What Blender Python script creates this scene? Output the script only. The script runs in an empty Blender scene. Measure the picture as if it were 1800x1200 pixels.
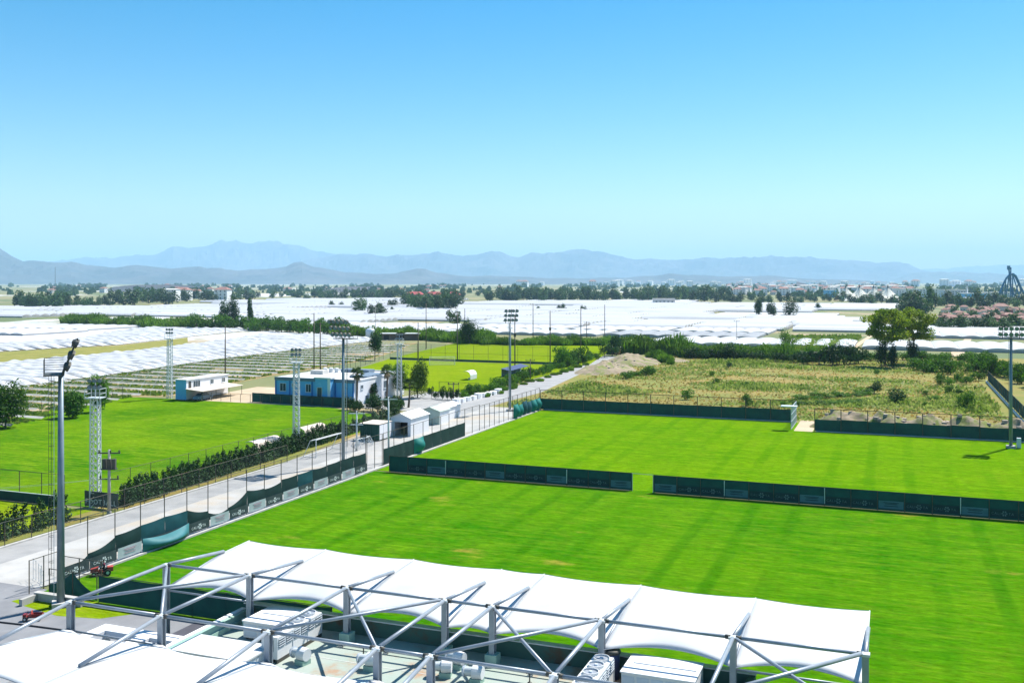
import bpy, math, random
from mathutils import Vector, Matrix, noise

# ------------------------------------------------------------------ camera, sky, sun, exposure
sc = bpy.context.scene
COL = sc.collection
YAW = math.radians(21.15)          # the world axes follow the pitches: +Y runs along the road, +X along the touchlines
FPX, CAM_H, HOR = 1740.0, 24.0, 495.0
cam = bpy.data.cameras.new('camera')
cam.sensor_width = 36.0
cam.lens = 36.0 * FPX / 1800.0
cam.shift_y = -(600.0 - HOR) / 1800.0
cam.clip_start, cam.clip_end = 0.5, 90000.0
camo = bpy.data.objects.new('camera', cam)
COL.objects.link(camo)
camo.location = (0, 0, CAM_H)
camo.rotation_euler = (math.pi / 2, 0, YAW)
sc.camera = camo

SUN_TO = Vector((0.461, 0.887, 0.0)) * math.cos(math.radians(55.5)) + Vector((0, 0, math.sin(math.radians(55.5))))
world = bpy.data.worlds.new('World')
sc.world = world
world.use_nodes = True
wn, wl = world.node_tree.nodes, world.node_tree.links
bg = wn['Background']
sky = wn.new('ShaderNodeTexSky')
sky.sky_type = 'NISHITA'
sky.sun_disc = False
sky.sun_elevation = math.radians(55.5)
sky.sun_rotation = math.atan2(SUN_TO.x, SUN_TO.y)
sky.altitude = 0
sky.air_density = 1.0
sky.dust_density = 0.35
sky.ozone_density = 1.0
hs = wn.new('ShaderNodeHueSaturation')
hs.inputs['Hue'].default_value = 0.493
hs.inputs['Saturation'].default_value = 1.72
wl.new(sky.outputs[0], hs.inputs['Color'])
wl.new(hs.outputs[0], bg.inputs[0])
bg.inputs[1].default_value = 0.079

sun = bpy.data.lights.new('sun', 'SUN')
sun.energy = 5.0
sun.angle = math.radians(0.5)
sun.color = (1.0, 0.96, 0.88)
suno = bpy.data.objects.new('sun', sun)
COL.objects.link(suno)
suno.location = (0, 0, 300)
suno.rotation_euler = SUN_TO.to_track_quat('Z', 'Y').to_euler()

sc.view_settings.view_transform = 'Standard'
sc.view_settings.look = 'None'
sc.view_settings.exposure = 0.9
sc.view_settings.gamma = 1.0
sc.view_settings.use_curve_mapping = False
sc.render.engine = 'CYCLES'
sc.cycles.max_bounces = 6
sc.cycles.diffuse_bounces = 2
sc.cycles.glossy_bounces = 2
sc.cycles.transmission_bounces = 3
sc.cycles.transparent_max_bounces = 16
sc.cycles.volume_bounces = 2
sc.cycles.sample_clamp_indirect = 4.0
sc.cycles.use_denoising = True

# ------------------------------------------------------------------ helpers
rng = random.Random(11)
_ones = 'first second third fourth fifth sixth seventh eighth ninth tenth eleventh twelfth thirteenth fourteenth fifteenth sixteenth seventeenth eighteenth nineteenth'.split()
_tens = {2: 'twent', 3: 'thirt', 4: 'fort', 5: 'fift', 6: 'sixt', 7: 'sevent', 8: 'eight', 9: 'ninet'}


def nth(i):
    i += 1
    if i < 20: return _ones[i - 1]
    return _tens[i // 10] + ('ieth' if i % 10 == 0 else 'y-' + _ones[i % 10 - 1])


FW = (-math.sin(YAW), math.cos(YAW))
RT = (math.cos(YAW), math.sin(YAW))


def at(px, py, z=0.0):
    """ground point (or point at height z) surveyed from the photograph"""
    d = FPX * (CAM_H - z) / (py - HOR)
    l = (px - 900.0) * d / FPX
    return Vector((FW[0] * d + RT[0] * l, FW[1] * d + RT[1] * l, z))


def to_px(x, y, z=0.0):
    d = FW[0] * x + FW[1] * y
    if d < 1: d = 1
    l = RT[0] * x + RT[1] * y
    return 900 + FPX * l / d, HOR + FPX * (CAM_H - z) / d


def depth(x, y): return FW[0] * x + FW[1] * y


def inside(poly, x, y):
    r = False
    n = len(poly)
    for i in range(n):
        x1, y1 = poly[i][0], poly[i][1]
        x2, y2 = poly[i - 1][0], poly[i - 1][1]
        if (y1 > y) != (y2 > y) and x < (x2 - x1) * (y - y1) / (y2 - y1) + x1: r = not r
    return r


ORG = {}


class MB:
    def __init__(s): s.v = []; s.f = []

    def add(s, vs, fs):
        o = len(s.v); s.v += [tuple(p) for p in vs]; s.f += [tuple(i + o for i in f) for f in fs]; return s

    def box(s, x0, x1, y0, y1, z0, z1):
        return s.add([(x0, y0, z0), (x1, y0, z0), (x1, y1, z0), (x0, y1, z0), (x0, y0, z1), (x1, y0, z1), (x1, y1, z1), (x0, y1, z1)],
                     [(3, 2, 1, 0), (4, 5, 6, 7), (0, 1, 5, 4), (1, 2, 6, 5), (2, 3, 7, 6), (3, 0, 4, 7)])

    def tube(s, p, q, r, r2=None, n=8):
        p, q = Vector(p), Vector(q)
        r2 = r if r2 is None else r2
        d = (q - p).normalized()
        a = d.orthogonal().normalized(); b = d.cross(a)
        vs = []
        for c, rr in ((p, r), (q, r2)):
            for i in range(n):
                t = 2 * math.pi * i / n
                vs.append(c + a * math.cos(t) * rr + b * math.sin(t) * rr)
        fs = [(i, (i + 1) % n, n + (i + 1) % n, n + i) for i in range(n)]
        fs += [tuple(range(n - 1, -1, -1)), tuple(range(n, 2 * n))]
        return s.add(vs, fs)

    def path(s, pts, r, n=6):
        for a, b in zip(pts, pts[1:]): s.tube(a, b, r, n=n)
        return s

    def poly(s, pts): return s.add(pts, [tuple(range(len(pts)))])

    def prism(s, pts, z0, z1):
        n = len(pts)
        return s.add([(p[0], p[1], z0) for p in pts] + [(p[0], p[1], z1) for p in pts],
                     [tuple(range(n - 1, -1, -1)), tuple(range(n, 2 * n))] + [(i, (i + 1) % n, n + (i + 1) % n, n + i) for i in range(n)])

    def revolve(s, prof, n=12, c=(0, 0)):
        vs = []
        for r, z in prof:
            for i in range(n):
                t = 2 * math.pi * i / n
                vs.append((c[0] + r * math.cos(t), c[1] + r * math.sin(t), z))
        fs = []
        for k in range(len(prof) - 1):
            for i in range(n):
                fs.append((k * n + i, k * n + (i + 1) % n, (k + 1) * n + (i + 1) % n, (k + 1) * n + i))
        fs += [tuple(range(n - 1, -1, -1)), tuple(range((len(prof) - 1) * n, len(prof) * n))]
        return s.add(vs, fs)

    def grid(s, nu, nv, fn):
        vs = [fn(i / nu, j / nv) for j in range(nv + 1) for i in range(nu + 1)]
        w = nu + 1
        return s.add(vs, [(j * w + i, j * w + i + 1, (j + 1) * w + i + 1, (j + 1) * w + i) for j in range(nv) for i in range(nu)])

    def mesh(s, name, mat=None, smooth=False, org=None):
        me = bpy.data.meshes.new(name)
        v = s.v if org is None else [(a - org[0], b - org[1], c - org[2]) for a, b, c in s.v]
        me.from_pydata(v, [], s.f)
        if mat is not None: me.materials.append(mat)
        if smooth: me.polygons.foreach_set('use_smooth', [True] * len(me.polygons))
        me.update()
        return me

    def build(s, name, mat, parent=None, smooth=False, kind=None):
        org = ORG.get(parent.name) if parent is not None else None
        return link(name, s.mesh(name, mat, smooth, org), parent, kind=kind)


def link(name, me, parent=None, loc=(0, 0, 0), rot=(0, 0, 0), scale=(1, 1, 1), kind=None):
    o = bpy.data.objects.new(name, me)
    COL.objects.link(o)
    o.location, o.rotation_euler, o.scale = loc, rot, scale
    if parent is not None:
        o.parent = parent
        if parent.name in ORG: ORG[o.name] = ORG[parent.name]
    if kind: o['kind'] = kind
    return o


def tag(o, label, cat, group=None, kind=None):
    o['label'] = label; o['category'] = cat
    if group: o['group'] = group
    if kind: o['kind'] = kind
    return o


def thing(name, label, cat, loc=(0, 0, 0), rz=0.0, group=None, world_parts=False):
    o = bpy.data.objects.new(name, None)
    COL.objects.link(o)
    o.empty_display_size = 0.3
    o.location = loc; o.rotation_euler = (0, 0, rz)
    if world_parts: ORG[o.name] = tuple(loc)
    return tag(o, label, cat, group)


def copy_tree(src, loc, rz=None, label=None, scale=None):
    r = src.copy(); COL.objects.link(r); r.location = loc
    if rz is not None: r.rotation_euler = (0, 0, rz)
    if scale is not None: r.scale = scale
    if label: r['label'] = label
    for ch in src.children:
        c = ch.copy(); COL.objects.link(c); c.parent = r
        for g in ch.children:
            d = g.copy(); COL.objects.link(d); d.parent = c
    return r


# ------------------------------------------------------------------ materials
def nodes(name):
    m = bpy.data.materials.new(name); m.use_nodes = True
    n, l = m.node_tree.nodes, m.node_tree.links
    return m, n, l, n['Principled BSDF']


def tex_noise(n, l, vec, scale, detail=4.0, rough=0.55, sxyz=None):
    if sxyz:
        mp = n.new('ShaderNodeMapping'); mp.inputs['Scale'].default_value = sxyz
        l.new(vec, mp.inputs[0]); vec = mp.outputs[0]
    t = n.new('ShaderNodeTexNoise')
    t.inputs['Scale'].default_value = scale; t.inputs['Detail'].default_value = detail; t.inputs['Roughness'].default_value = rough
    l.new(vec, t.inputs['Vector'])
    return t.outputs['Fac']


def ramp(n, l, fac, p0, p1):
    r = n.new('ShaderNodeMapRange'); r.interpolation_type = 'SMOOTHSTEP'
    r.inputs['From Min'].default_value = p0; r.inputs['From Max'].default_value = p1
    l.new(fac, r.inputs['Value'])
    return r.outputs['Result']


def mix(n, l, fac, a, b):
    m = n.new('ShaderNodeMix'); m.data_type = 'RGBA'
    if isinstance(fac, (int, float)): m.inputs[0].default_value = fac
    else: l.new(fac, m.inputs[0])
    for s, v in ((6, a), (7, b)):
        if isinstance(v, (tuple, list)): m.inputs[s].default_value = (v[0], v[1], v[2], 1)
        else: l.new(v, m.inputs[s])
    return m.outputs[2]


def mat(name, c1, c2=None, scale=1.0, rough=0.75, metal=0.0, bump=0.0, bscale=8.0, stretch=None, local=False, alpha=None, grime=None, trans=0.0, lo=0.3, hi=0.7):
    m, n, l, b = nodes(name)
    if c2 is None: c2 = tuple(c * 0.86 for c in c1)
    if local:
        vec = n.new('ShaderNodeTexCoord').outputs['Object']
    else:
        vec = n.new('ShaderNodeNewGeometry').outputs['Position']
    f = ramp(n, l, tex_noise(n, l, vec, scale, 5, 0.6, stretch), lo, hi)
    col = mix(n, l, f, c1, c2)
    if grime:
        g = ramp(n, l, tex_noise(n, l, vec, grime[1], 6, 0.65), grime[2], grime[2] + 0.16)
        col = mix(n, l, g, col, grime[0])
    l.new(col, b.inputs['Base Color'])
    b.inputs['Roughness'].default_value = rough
    b.inputs['Metallic'].default_value = metal
    if 'Specular IOR Level' in b.inputs: b.inputs['Specular IOR Level'].default_value = 0.3
    if bump:
        bp = n.new('ShaderNodeBump'); bp.inputs['Strength'].default_value = bump; bp.inputs['Distance'].default_value = 0.05
        l.new(tex_noise(n, l, vec, bscale, 4), bp.inputs['Height']); l.new(bp.outputs[0], b.inputs['Normal'])
    out = n['Material Output']
    sh = b.outputs[0]
    if trans:
        t = n.new('ShaderNodeBsdfTranslucent'); l.new(col, t.inputs['Color'])
        ms = n.new('ShaderNodeMixShader'); ms.inputs[0].default_value = trans
        l.new(sh, ms.inputs[1]); l.new(t.outputs[0], ms.inputs[2]); sh = ms.outputs[0]
    if alpha is not None:
        t = n.new('ShaderNodeBsdfTransparent')
        ms = n.new('ShaderNodeMixShader'); ms.inputs[0].default_value = alpha
        l.new(t.outputs[0], ms.inputs[1]); l.new(sh, ms.inputs[2]); sh = ms.outputs[0]
    l.new(sh, out.inputs['Surface'])
    return m


def leafmat(name, dark, light, hue=None, scale=0.7, trans=0.35, vary=0.3):
    m, n, l, b = nodes(name)
    vec = n.new('ShaderNodeNewGeometry').outputs['Position']
    f = ramp(n, l, tex_noise(n, l, vec, scale, 6, 0.7), 0.32, 0.68)
    col = mix(n, l, f, dark, light)
    oi = n.new('ShaderNodeObjectInfo')
    mr = n.new('ShaderNodeMapRange'); mr.inputs['To Min'].default_value = 1 - vary; mr.inputs['To Max'].default_value = 1 + vary
    l.new(oi.outputs['Random'], mr.inputs['Value'])
    hv = n.new('ShaderNodeHueSaturation'); l.new(col, hv.inputs['Color']); l.new(mr.outputs[0], hv.inputs['Value'])
    l.new(hv.outputs[0], b.inputs['Base Color'])
    b.inputs['Roughness'].default_value = 0.6
    if 'Specular IOR Level' in b.inputs: b.inputs['Specular IOR Level'].default_value = 0.25
    t = n.new('ShaderNodeBsdfTranslucent'); l.new(hv.outputs[0], t.inputs['Color'])
    ms = n.new('ShaderNodeMixShader'); ms.inputs[0].default_value = trans
    l.new(b.outputs[0], ms.inputs[1]); l.new(t.outputs[0], ms.inputs[2])
    l.new(ms.outputs[0], n['Material Output'].inputs['Surface'])
    return m


def grassmat(name, green, lime, straw, stripe_w, stripe_amt, seed, patch=0.66):
    """mown turf: mowing bands along Y, streaks across, worn straw patches"""
    m, n, l, b = nodes(name)
    pos = n.new('ShaderNodeNewGeometry').outputs['Position']
    ad = n.new('ShaderNodeVectorMath'); ad.operation = 'ADD'; ad.inputs[1].default_value = (seed * 31.7, seed * 17.3, 0)
    l.new(pos, ad.inputs[0]); vec = ad.outputs[0]
    base = mix(n, l, ramp(n, l, tex_noise(n, l, vec, 0.055, 5, 0.6), 0.3, 0.72), green, lime)
    # streaks left by the mower and rain across the pitch
    st = ramp(n, l, tex_noise(n, l, vec, 1.0, 5, 0.65, (0.22, 1.5, 1.0)), 0.42, 0.8)
    base = mix(n, l, st, base, tuple(0.72 * a + 0.28 * c for a, c in zip(lime, straw)))
    mo = ramp(n, l, tex_noise(n, l, vec, 0.45, 6, 0.7, (0.30, 1.2, 1)), 0.44, 0.72)
    base = mix(n, l, mo, base, tuple(0.5 * a + 0.5 * c for a, c in zip(tuple(1.15 * q for q in lime), tuple(0.9 * a_ + 0.2 * s_ for a_, s_ in zip(lime, straw)))))
    # mowing bands
    sx = n.new('ShaderNodeSeparateXYZ'); l.new(vec, sx.inputs[0])
    wob = n.new('ShaderNodeMath'); wob.operation = 'MULTIPLY_ADD'
    l.new(tex_noise(n, l, vec, 0.12, 3), wob.inputs[0]); wob.inputs[1].default_value = stripe_w * 0.2; l.new(sx.outputs[0], wob.inputs[2])
    ml = n.new('ShaderNodeMath'); ml.operation = 'MULTIPLY'; ml.inputs[1].default_value = 2 * math.pi / stripe_w; l.new(wob.outputs[0], ml.inputs[0])
    si = n.new('ShaderNodeMath'); si.operation = 'SINE'; l.new(ml.outputs[0], si.inputs[0])
    band = ramp(n, l, si.outputs[0], 0.35, 0.95)
    br = n.new('ShaderNodeMath'); br.operation = 'MULTIPLY'; l.new(band, br.inputs[0])
    l.new(ramp(n, l, tex_noise(n, l, vec, 0.09, 4, 0.6, (1.0, 0.35, 1)), 0.3, 0.75), br.inputs[1])
    bm = n.new('ShaderNodeMath'); bm.operation = 'MULTIPLY'; bm.inputs[1].default_value = stripe_amt; l.new(br.outputs[0], bm.inputs[0])
    base = mix(n, l, bm.outputs[0], base, tuple(c * k for c, k in zip(green, (0.45, 0.74, 0.6))))
    # worn patches
    pt = ramp(n, l, tex_noise(n, l, vec, 0.16, 6, 0.62, (0.55, 1.0, 1)), patch, patch + 0.13)
    base = mix(n, l, pt, base, straw)
    # blade-level grain
    g = tex_noise(n, l, vec, 2.0, 7, 0.8, (0.40, 1.3, 1))
    gr = n.new('ShaderNodeMapRange'); gr.inputs['From Min'].default_value = 0.3; gr.inputs['From Max'].default_value = 0.7
    gr.inputs['To Min'].default_value = 0.5; gr.inputs['To Max'].default_value = 1.42; l.new(g, gr.inputs['Value'])
    hv = n.new('ShaderNodeHueSaturation'); l.new(base, hv.inputs['Color']); l.new(gr.outputs[0], hv.inputs['Value'])
    l.new(hv.outputs[0], b.inputs['Base Color'])
    b.inputs['Roughness'].default_value = 0.85
    if 'Specular IOR Level' in b.inputs: b.inputs['Specular IOR Level'].default_value = 0.0
    bp = n.new('ShaderNodeBump'); bp.inputs['Strength'].default_value = 0.35; bp.inputs['Distance'].default_value = 0.06
    l.new(tex_noise(n, l, vec, 3.0, 8, 0.8), bp.inputs['Height']); l.new(bp.outputs[0], b.inputs['Normal'])
    return m


M = {}
M['grass_near'] = grassmat('grass_near', (0.026, 0.143, 0.0014), (0.068, 0.186, 0.0016), (0.24, 0.21, 0.03), 4.3, 0.55, 1, 0.61)
M['grass_far'] = grassmat('grass_far', (0.062, 0.184, 0.0010), (0.102, 0.220, 0.0012), (0.26, 0.23, 0.03), 4.6, 0.45, 2, 0.72)
M['grass_left'] = grassmat('grass_left', (0.030, 0.135, 0.002), (0.112, 0.215, 0.003), (0.25, 0.22, 0.04), 40.0, 0.4, 3, 0.66)
M['grass_back'] = grassmat('grass_back', (0.130, 0.215, 0.002), (0.180, 0.250, 0.006), (0.28, 0.25, 0.04), 30.0, 0.25, 4, 0.72)
M['membrane'] = mat('membrane', (0.62, 0.63, 0.64), (0.57, 0.58, 0.59), 0.25, 0.6, trans=0.08)
M['steel'] = mat('steel', (0.31, 0.345, 0.385), (0.25, 0.28, 0.32), 1.5, 0.42, 0.3)
M['mast_steel'] = mat('mast_steel', (0.20, 0.25, 0.29), (0.15, 0.20, 0.24), 0.8, 0.45, 0.35)
M['galv'] = mat('galv', (0.58, 0.62, 0.63), (0.48, 0.52, 0.54), 2, 0.5, 0.2)
M['dark_steel'] = mat('dark_steel', (0.045, 0.055, 0.055), (0.09, 0.08, 0.065), 1.2, 0.6, 0.2)
M['post'] = mat('post', (0.05, 0.06, 0.05), (0.12, 0.085, 0.06), 0.6, 0.65)
M['wire'] = mat('wire', (0.10, 0.13, 0.11), (0.08, 0.11, 0.09), 3, 0.7, alpha=0.09)
M['screen'] = mat('screen', (0.004, 0.060, 0.054), (0.003, 0.042, 0.042), 0.8, 0.75, trans=0.12)
M['screen_road'] = mat('screen_road', (0.005, 0.034, 0.033), (0.004, 0.024, 0.025), 0.8, 0.75, trans=0.1)
M['screen_thin'] = mat('screen_thin', (0.004, 0.055, 0.050), (0.003, 0.040, 0.040), 0.8, 0.75, trans=0.12, alpha=0.88)
M['screen_teal'] = mat('screen_teal', (0.008, 0.20, 0.165), (0.006, 0.14, 0.135), 0.5, 0.6, trans=0.15)
M['screen_blue'] = mat('screen_blue', (0.012, 0.078, 0.100), (0.008, 0.055, 0.072), 0.5, 0.6, trans=0.15)
M['banner_dark'] = mat('banner_dark', (0.045, 0.062, 0.070), (0.03, 0.045, 0.052), 1.2, 0.6)
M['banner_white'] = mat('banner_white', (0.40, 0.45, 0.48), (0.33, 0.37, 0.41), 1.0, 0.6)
M['banner_dim'] = mat('banner_dim', (0.085, 0.185, 0.215), (0.065, 0.15, 0.18), 0.9, 0.7)  # dim set for the middle fence: shade and the screen's veil put into the colour
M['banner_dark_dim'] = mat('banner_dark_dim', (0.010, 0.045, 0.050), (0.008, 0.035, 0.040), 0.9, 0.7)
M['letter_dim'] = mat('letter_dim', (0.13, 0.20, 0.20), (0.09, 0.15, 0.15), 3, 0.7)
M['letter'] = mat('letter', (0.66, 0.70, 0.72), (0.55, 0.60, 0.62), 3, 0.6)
M['letter_red'] = mat('letter_red', (0.36, 0.20, 0.24), (0.30, 0.18, 0.24), 3, 0.6)
M['concrete'] = mat('concrete', (0.44, 0.43, 0.415), (0.34, 0.33, 0.315), 0.25, 0.9, bump=0.1, grime=((0.42, 0.365, 0.30), 0.09, 0.5))
M['asphalt'] = mat('asphalt', (0.33, 0.325, 0.32), (0.25, 0.25, 0.25), 0.35, 0.9, bump=0.1, grime=((0.40, 0.385, 0.36), 0.12, 0.56))
M['terrace'] = mat('terrace', (0.085, 0.085, 0.105), (0.065, 0.065, 0.08), 0.5, 0.9)
M['paving'] = mat('paving', (0.235, 0.238, 0.25), (0.18, 0.183, 0.195), 0.4, 0.9, grime=((0.30, 0.30, 0.30), 0.15, 0.55))
M['kerb'] = mat('kerb', (0.48, 0.47, 0.45), (0.36, 0.35, 0.33), 1.2, 0.9)
M['white_paint'] = mat('white_paint', (0.70, 0.70, 0.70), (0.63, 0.64, 0.65), 0.8, 0.6)
M['white_wall'] = mat('white_wall', (0.76, 0.76, 0.78), (0.70, 0.70, 0.73), 0.5, 0.8, grime=((0.58, 0.56, 0.54), 0.6, 0.64))
M['panel_grey'] = mat('panel_grey', (0.55, 0.60, 0.66), (0.50, 0.55, 0.61), 0.5, 0.5)
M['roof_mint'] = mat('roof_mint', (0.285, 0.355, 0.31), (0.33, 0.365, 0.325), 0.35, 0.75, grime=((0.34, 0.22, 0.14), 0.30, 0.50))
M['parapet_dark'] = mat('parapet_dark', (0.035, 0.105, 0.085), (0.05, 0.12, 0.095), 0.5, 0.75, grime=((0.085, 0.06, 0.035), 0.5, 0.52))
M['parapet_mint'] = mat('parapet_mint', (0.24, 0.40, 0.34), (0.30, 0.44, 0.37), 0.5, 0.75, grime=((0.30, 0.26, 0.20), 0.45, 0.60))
M['louvre'] = mat('louvre', (0.03, 0.06, 0.07), (0.05, 0.08, 0.09), 2, 0.6)
M['fan'] = mat('fan', (0.32, 0.35, 0.40), (0.25, 0.28, 0.33), 3, 0.5, 0.3)
M['black'] = mat('black', (0.012, 0.013, 0.016), (0.02, 0.02, 0.024), 2, 0.6)
M['navy'] = mat('navy', (0.05, 0.07, 0.17), (0.04, 0.05, 0.12), 2, 0.5)
M['blue_wall'] = mat('blue_wall', (0.15, 0.46, 0.76), (0.12, 0.40, 0.70), 0.4, 0.8, grime=((0.22, 0.52, 0.78), 0.3, 0.55))
M['blue_deep'] = mat('blue_deep', (0.035, 0.20, 0.50), (0.03, 0.16, 0.43), 0.6, 0.8)
M['slate'] = mat('slate', (0.16, 0.22, 0.29), (0.12, 0.17, 0.23), 0.6, 0.8)
M['glass'] = mat('glass', (0.05, 0.08, 0.10), (0.03, 0.05, 0.07), 1.0, 0.15)
M['flat_roof'] = mat('flat_roof', (0.62, 0.60, 0.57), (0.50, 0.49, 0.47), 0.25, 0.85, grime=((0.40, 0.37, 0.34), 0.35, 0.6))
M['tin'] = mat('tin', (0.66, 0.67, 0.66), (0.58, 0.585, 0.57), 0.6, 0.5, 0.2)
M['cream'] = mat('cream', (0.64, 0.55, 0.47), (0.55, 0.47, 0.40), 0.6, 0.7)
M['green_shed'] = mat('green_shed', (0.42, 0.50, 0.44), (0.36, 0.44, 0.38), 0.6, 0.7)
M['green_dark'] = mat('green_dark', (0.01, 0.06, 0.045), (0.02, 0.08, 0.06), 0.8, 0.7)
M['wood_pole'] = mat('wood_pole', (0.11, 0.085, 0.07), (0.15, 0.12, 0.10), 0.7, 0.85)
M['wood_crate'] = mat('wood_crate', (0.45, 0.24, 0.11), (0.36, 0.19, 0.09), 1.0, 0.8)
M['conc_pole'] = mat('conc_pole', (0.40, 0.38, 0.35), (0.32, 0.30, 0.28), 0.8, 0.85)
M['red_paint'] = mat('red_paint', (0.24, 0.018, 0.014), (0.17, 0.014, 0.012), 2, 0.35, local=True)
M['red_faded'] = mat('red_faded', (0.46, 0.075, 0.065), (0.38, 0.06, 0.05), 2, 0.4, local=True)
M['tyre'] = mat('tyre', (0.02, 0.02, 0.02), (0.035, 0.033, 0.03), 4, 0.9, local=True)
M['skin'] = mat('skin', (0.42, 0.24, 0.16), (0.36, 0.20, 0.13), 6, 0.6, local=True)
M['shirt'] = mat('shirt', (0.20, 0.012, 0.045), (0.15, 0.010, 0.035), 6, 0.8, local=True)
M['trousers'] = mat('trousers', (0.03, 0.032, 0.04), (0.05, 0.05, 0.06), 6, 0.8, local=True)
M['plastic'] = mat('plastic', (0.66, 0.665, 0.685), (0.48, 0.49, 0.51), 0.03, 0.5, stretch=(0.35, 1.0, 1.0), lo=0.45, hi=0.8, trans=0.25)
M['plastic_wall'] = mat('plastic_wall', (0.66, 0.67, 0.68), (0.52, 0.53, 0.55), 0.08, 0.6, trans=0.5)
M['plastic_crop'] = mat('plastic_crop', (0.68, 0.685, 0.70), (0.46, 0.47, 0.49), 0.22, 0.5, lo=0.4, hi=0.85, trans=0.25)
M['gutter'] = mat('gutter', (0.42, 0.41, 0.38), (0.24, 0.23, 0.18), 0.3, 0.6, lo=0.35, hi=0.7)
M['shade_net'] = mat('shade_net', (0.235, 0.25, 0.275), (0.30, 0.315, 0.335), 0.02, 0.8)
M['plastic_grey'] = mat('plastic_grey', (0.47, 0.48, 0.49), (0.56, 0.57, 0.58), 0.03, 0.7)
M['soil'] = mat('soil', (0.34, 0.235, 0.115), (0.24, 0.19, 0.075), 0.12, 0.95, bump=0.2, grime=((0.15, 0.20, 0.05), 0.2, 0.5))
M['path'] = mat('path', (0.50, 0.40, 0.28), (0.42, 0.33, 0.22), 0.2, 0.95)
M['mound'] = mat('mound', (0.32, 0.255, 0.18), (0.22, 0.175, 0.12), 0.5, 0.95, bump=0.9, bscale=2.0, grime=((0.15, 0.18, 0.04), 0.35, 0.47))
M['rubble'] = mat('rubble', (0.33, 0.27, 0.22), (0.45, 0.38, 0.31), 0.8, 0.9)
M['roof_pink'] = mat('roof_pink', (0.24, 0.115, 0.095), (0.31, 0.17, 0.14), 0.15, 0.8)
M['roof_red'] = mat('roof_red', (0.46, 0.08, 0.08), (0.38, 0.07, 0.07), 0.2, 0.8)
M['house_wall'] = mat('house_wall', (0.66, 0.62, 0.58), (0.55, 0.50, 0.47), 0.05, 0.8)
M['house_dark'] = mat('house_dark', (0.30, 0.08, 0.09), (0.22, 0.10, 0.10), 0.1, 0.8)
M['mast_blue'] = mat('mast_blue', (0.015, 0.13, 0.26), (0.02, 0.17, 0.30), 0.1, 0.5)
M['tent'] = mat('tent', (0.66, 0.65, 0.57), (0.56, 0.56, 0.49), 0.05, 0.6)
M['bark'] = mat('bark', (0.12, 0.09, 0.065), (0.17, 0.13, 0.095), 1.5, 0.9)
M['palm_bark'] = mat('palm_bark', (0.20, 0.15, 0.11), (0.13, 0.10, 0.075), 2.5, 0.9)
M['lf_shrub'] = leafmat('lf_shrub', (0.024, 0.095, 0.005), (0.100, 0.220, 0.012), trans=0.45)
M['lf_reed'] = leafmat('lf_reed', (0.050, 0.140, 0.008), (0.150, 0.270, 0.020), scale=0.5)
M['lf_tree'] = leafmat('lf_tree', (0.040, 0.105, 0.006), (0.130, 0.215, 0.012), scale=0.45, trans=0.4)
M['lf_big'] = leafmat('lf_big', (0.095, 0.180, 0.006), (0.270, 0.350, 0.022), scale=0.35, trans=0.55, vary=0.05)
M['lf_dark'] = leafmat('lf_dark', (0.010, 0.045, 0.010), (0.035, 0.090, 0.014), scale=0.4)
M['lf_hedge'] = leafmat('lf_hedge', (0.006, 0.036, 0.004), (0.020, 0.075, 0.007), scale=1.2, trans=0.15)
M['lf_far'] = leafmat('lf_far', (0.022, 0.068, 0.020), (0.065, 0.125, 0.030), scale=0.12, vary=0.45)
M['lf_palm'] = leafmat('lf_palm', (0.030, 0.085, 0.012), (0.090, 0.155, 0.025), scale=1.0)
M['lf_dead'] = leafmat('lf_dead', (0.26, 0.20, 0.12), (0.36, 0.28, 0.18), scale=1.0)
M['lf_flower'] = leafmat('lf_flower', (0.42, 0.14, 0.18), (0.50, 0.25, 0.24), scale=1.0)
M['lf_dry'] = leafmat('lf_dry', (0.24, 0.175, 0.035), (0.36, 0.25, 0.065), scale=0.12, trans=0.5, vary=0.0)
M['lf_weed'] = leafmat('lf_weed', (0.10, 0.185, 0.012), (0.32, 0.385, 0.09), scale=0.10, trans=0.5, vary=0.0)
M['lf_crop'] = leafmat('lf_crop', (0.080, 0.170, 0.016), (0.200, 0.255, 0.045), scale=0.3, trans=0.55, vary=0.1)


def ground_mat():
    m, n, l, b = nodes('ground')
    vec = n.new('ShaderNodeNewGeometry').outputs['Position']
    c = mix(n, l, ramp(n, l, tex_noise(n, l, vec, 0.004, 6, 0.6), 0.35, 0.65), (0.20, 0.19, 0.07), (0.09, 0.13, 0.04))
    c = mix(n, l, ramp(n, l, tex_noise(n, l, vec, 0.02, 5, 0.6), 0.5, 0.62), c, (0.32, 0.25, 0.14))
    c = mix(n, l, ramp(n, l, tex_noise(n, l, vec, 0.0022, 8, 0.7, (1.0, 0.5, 1)), 0.56, 0.60), c, (0.62, 0.62, 0.64))
    l.new(c, b.inputs['Base Color']); b.inputs['Roughness'].default_value = 0.95
    return m


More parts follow.
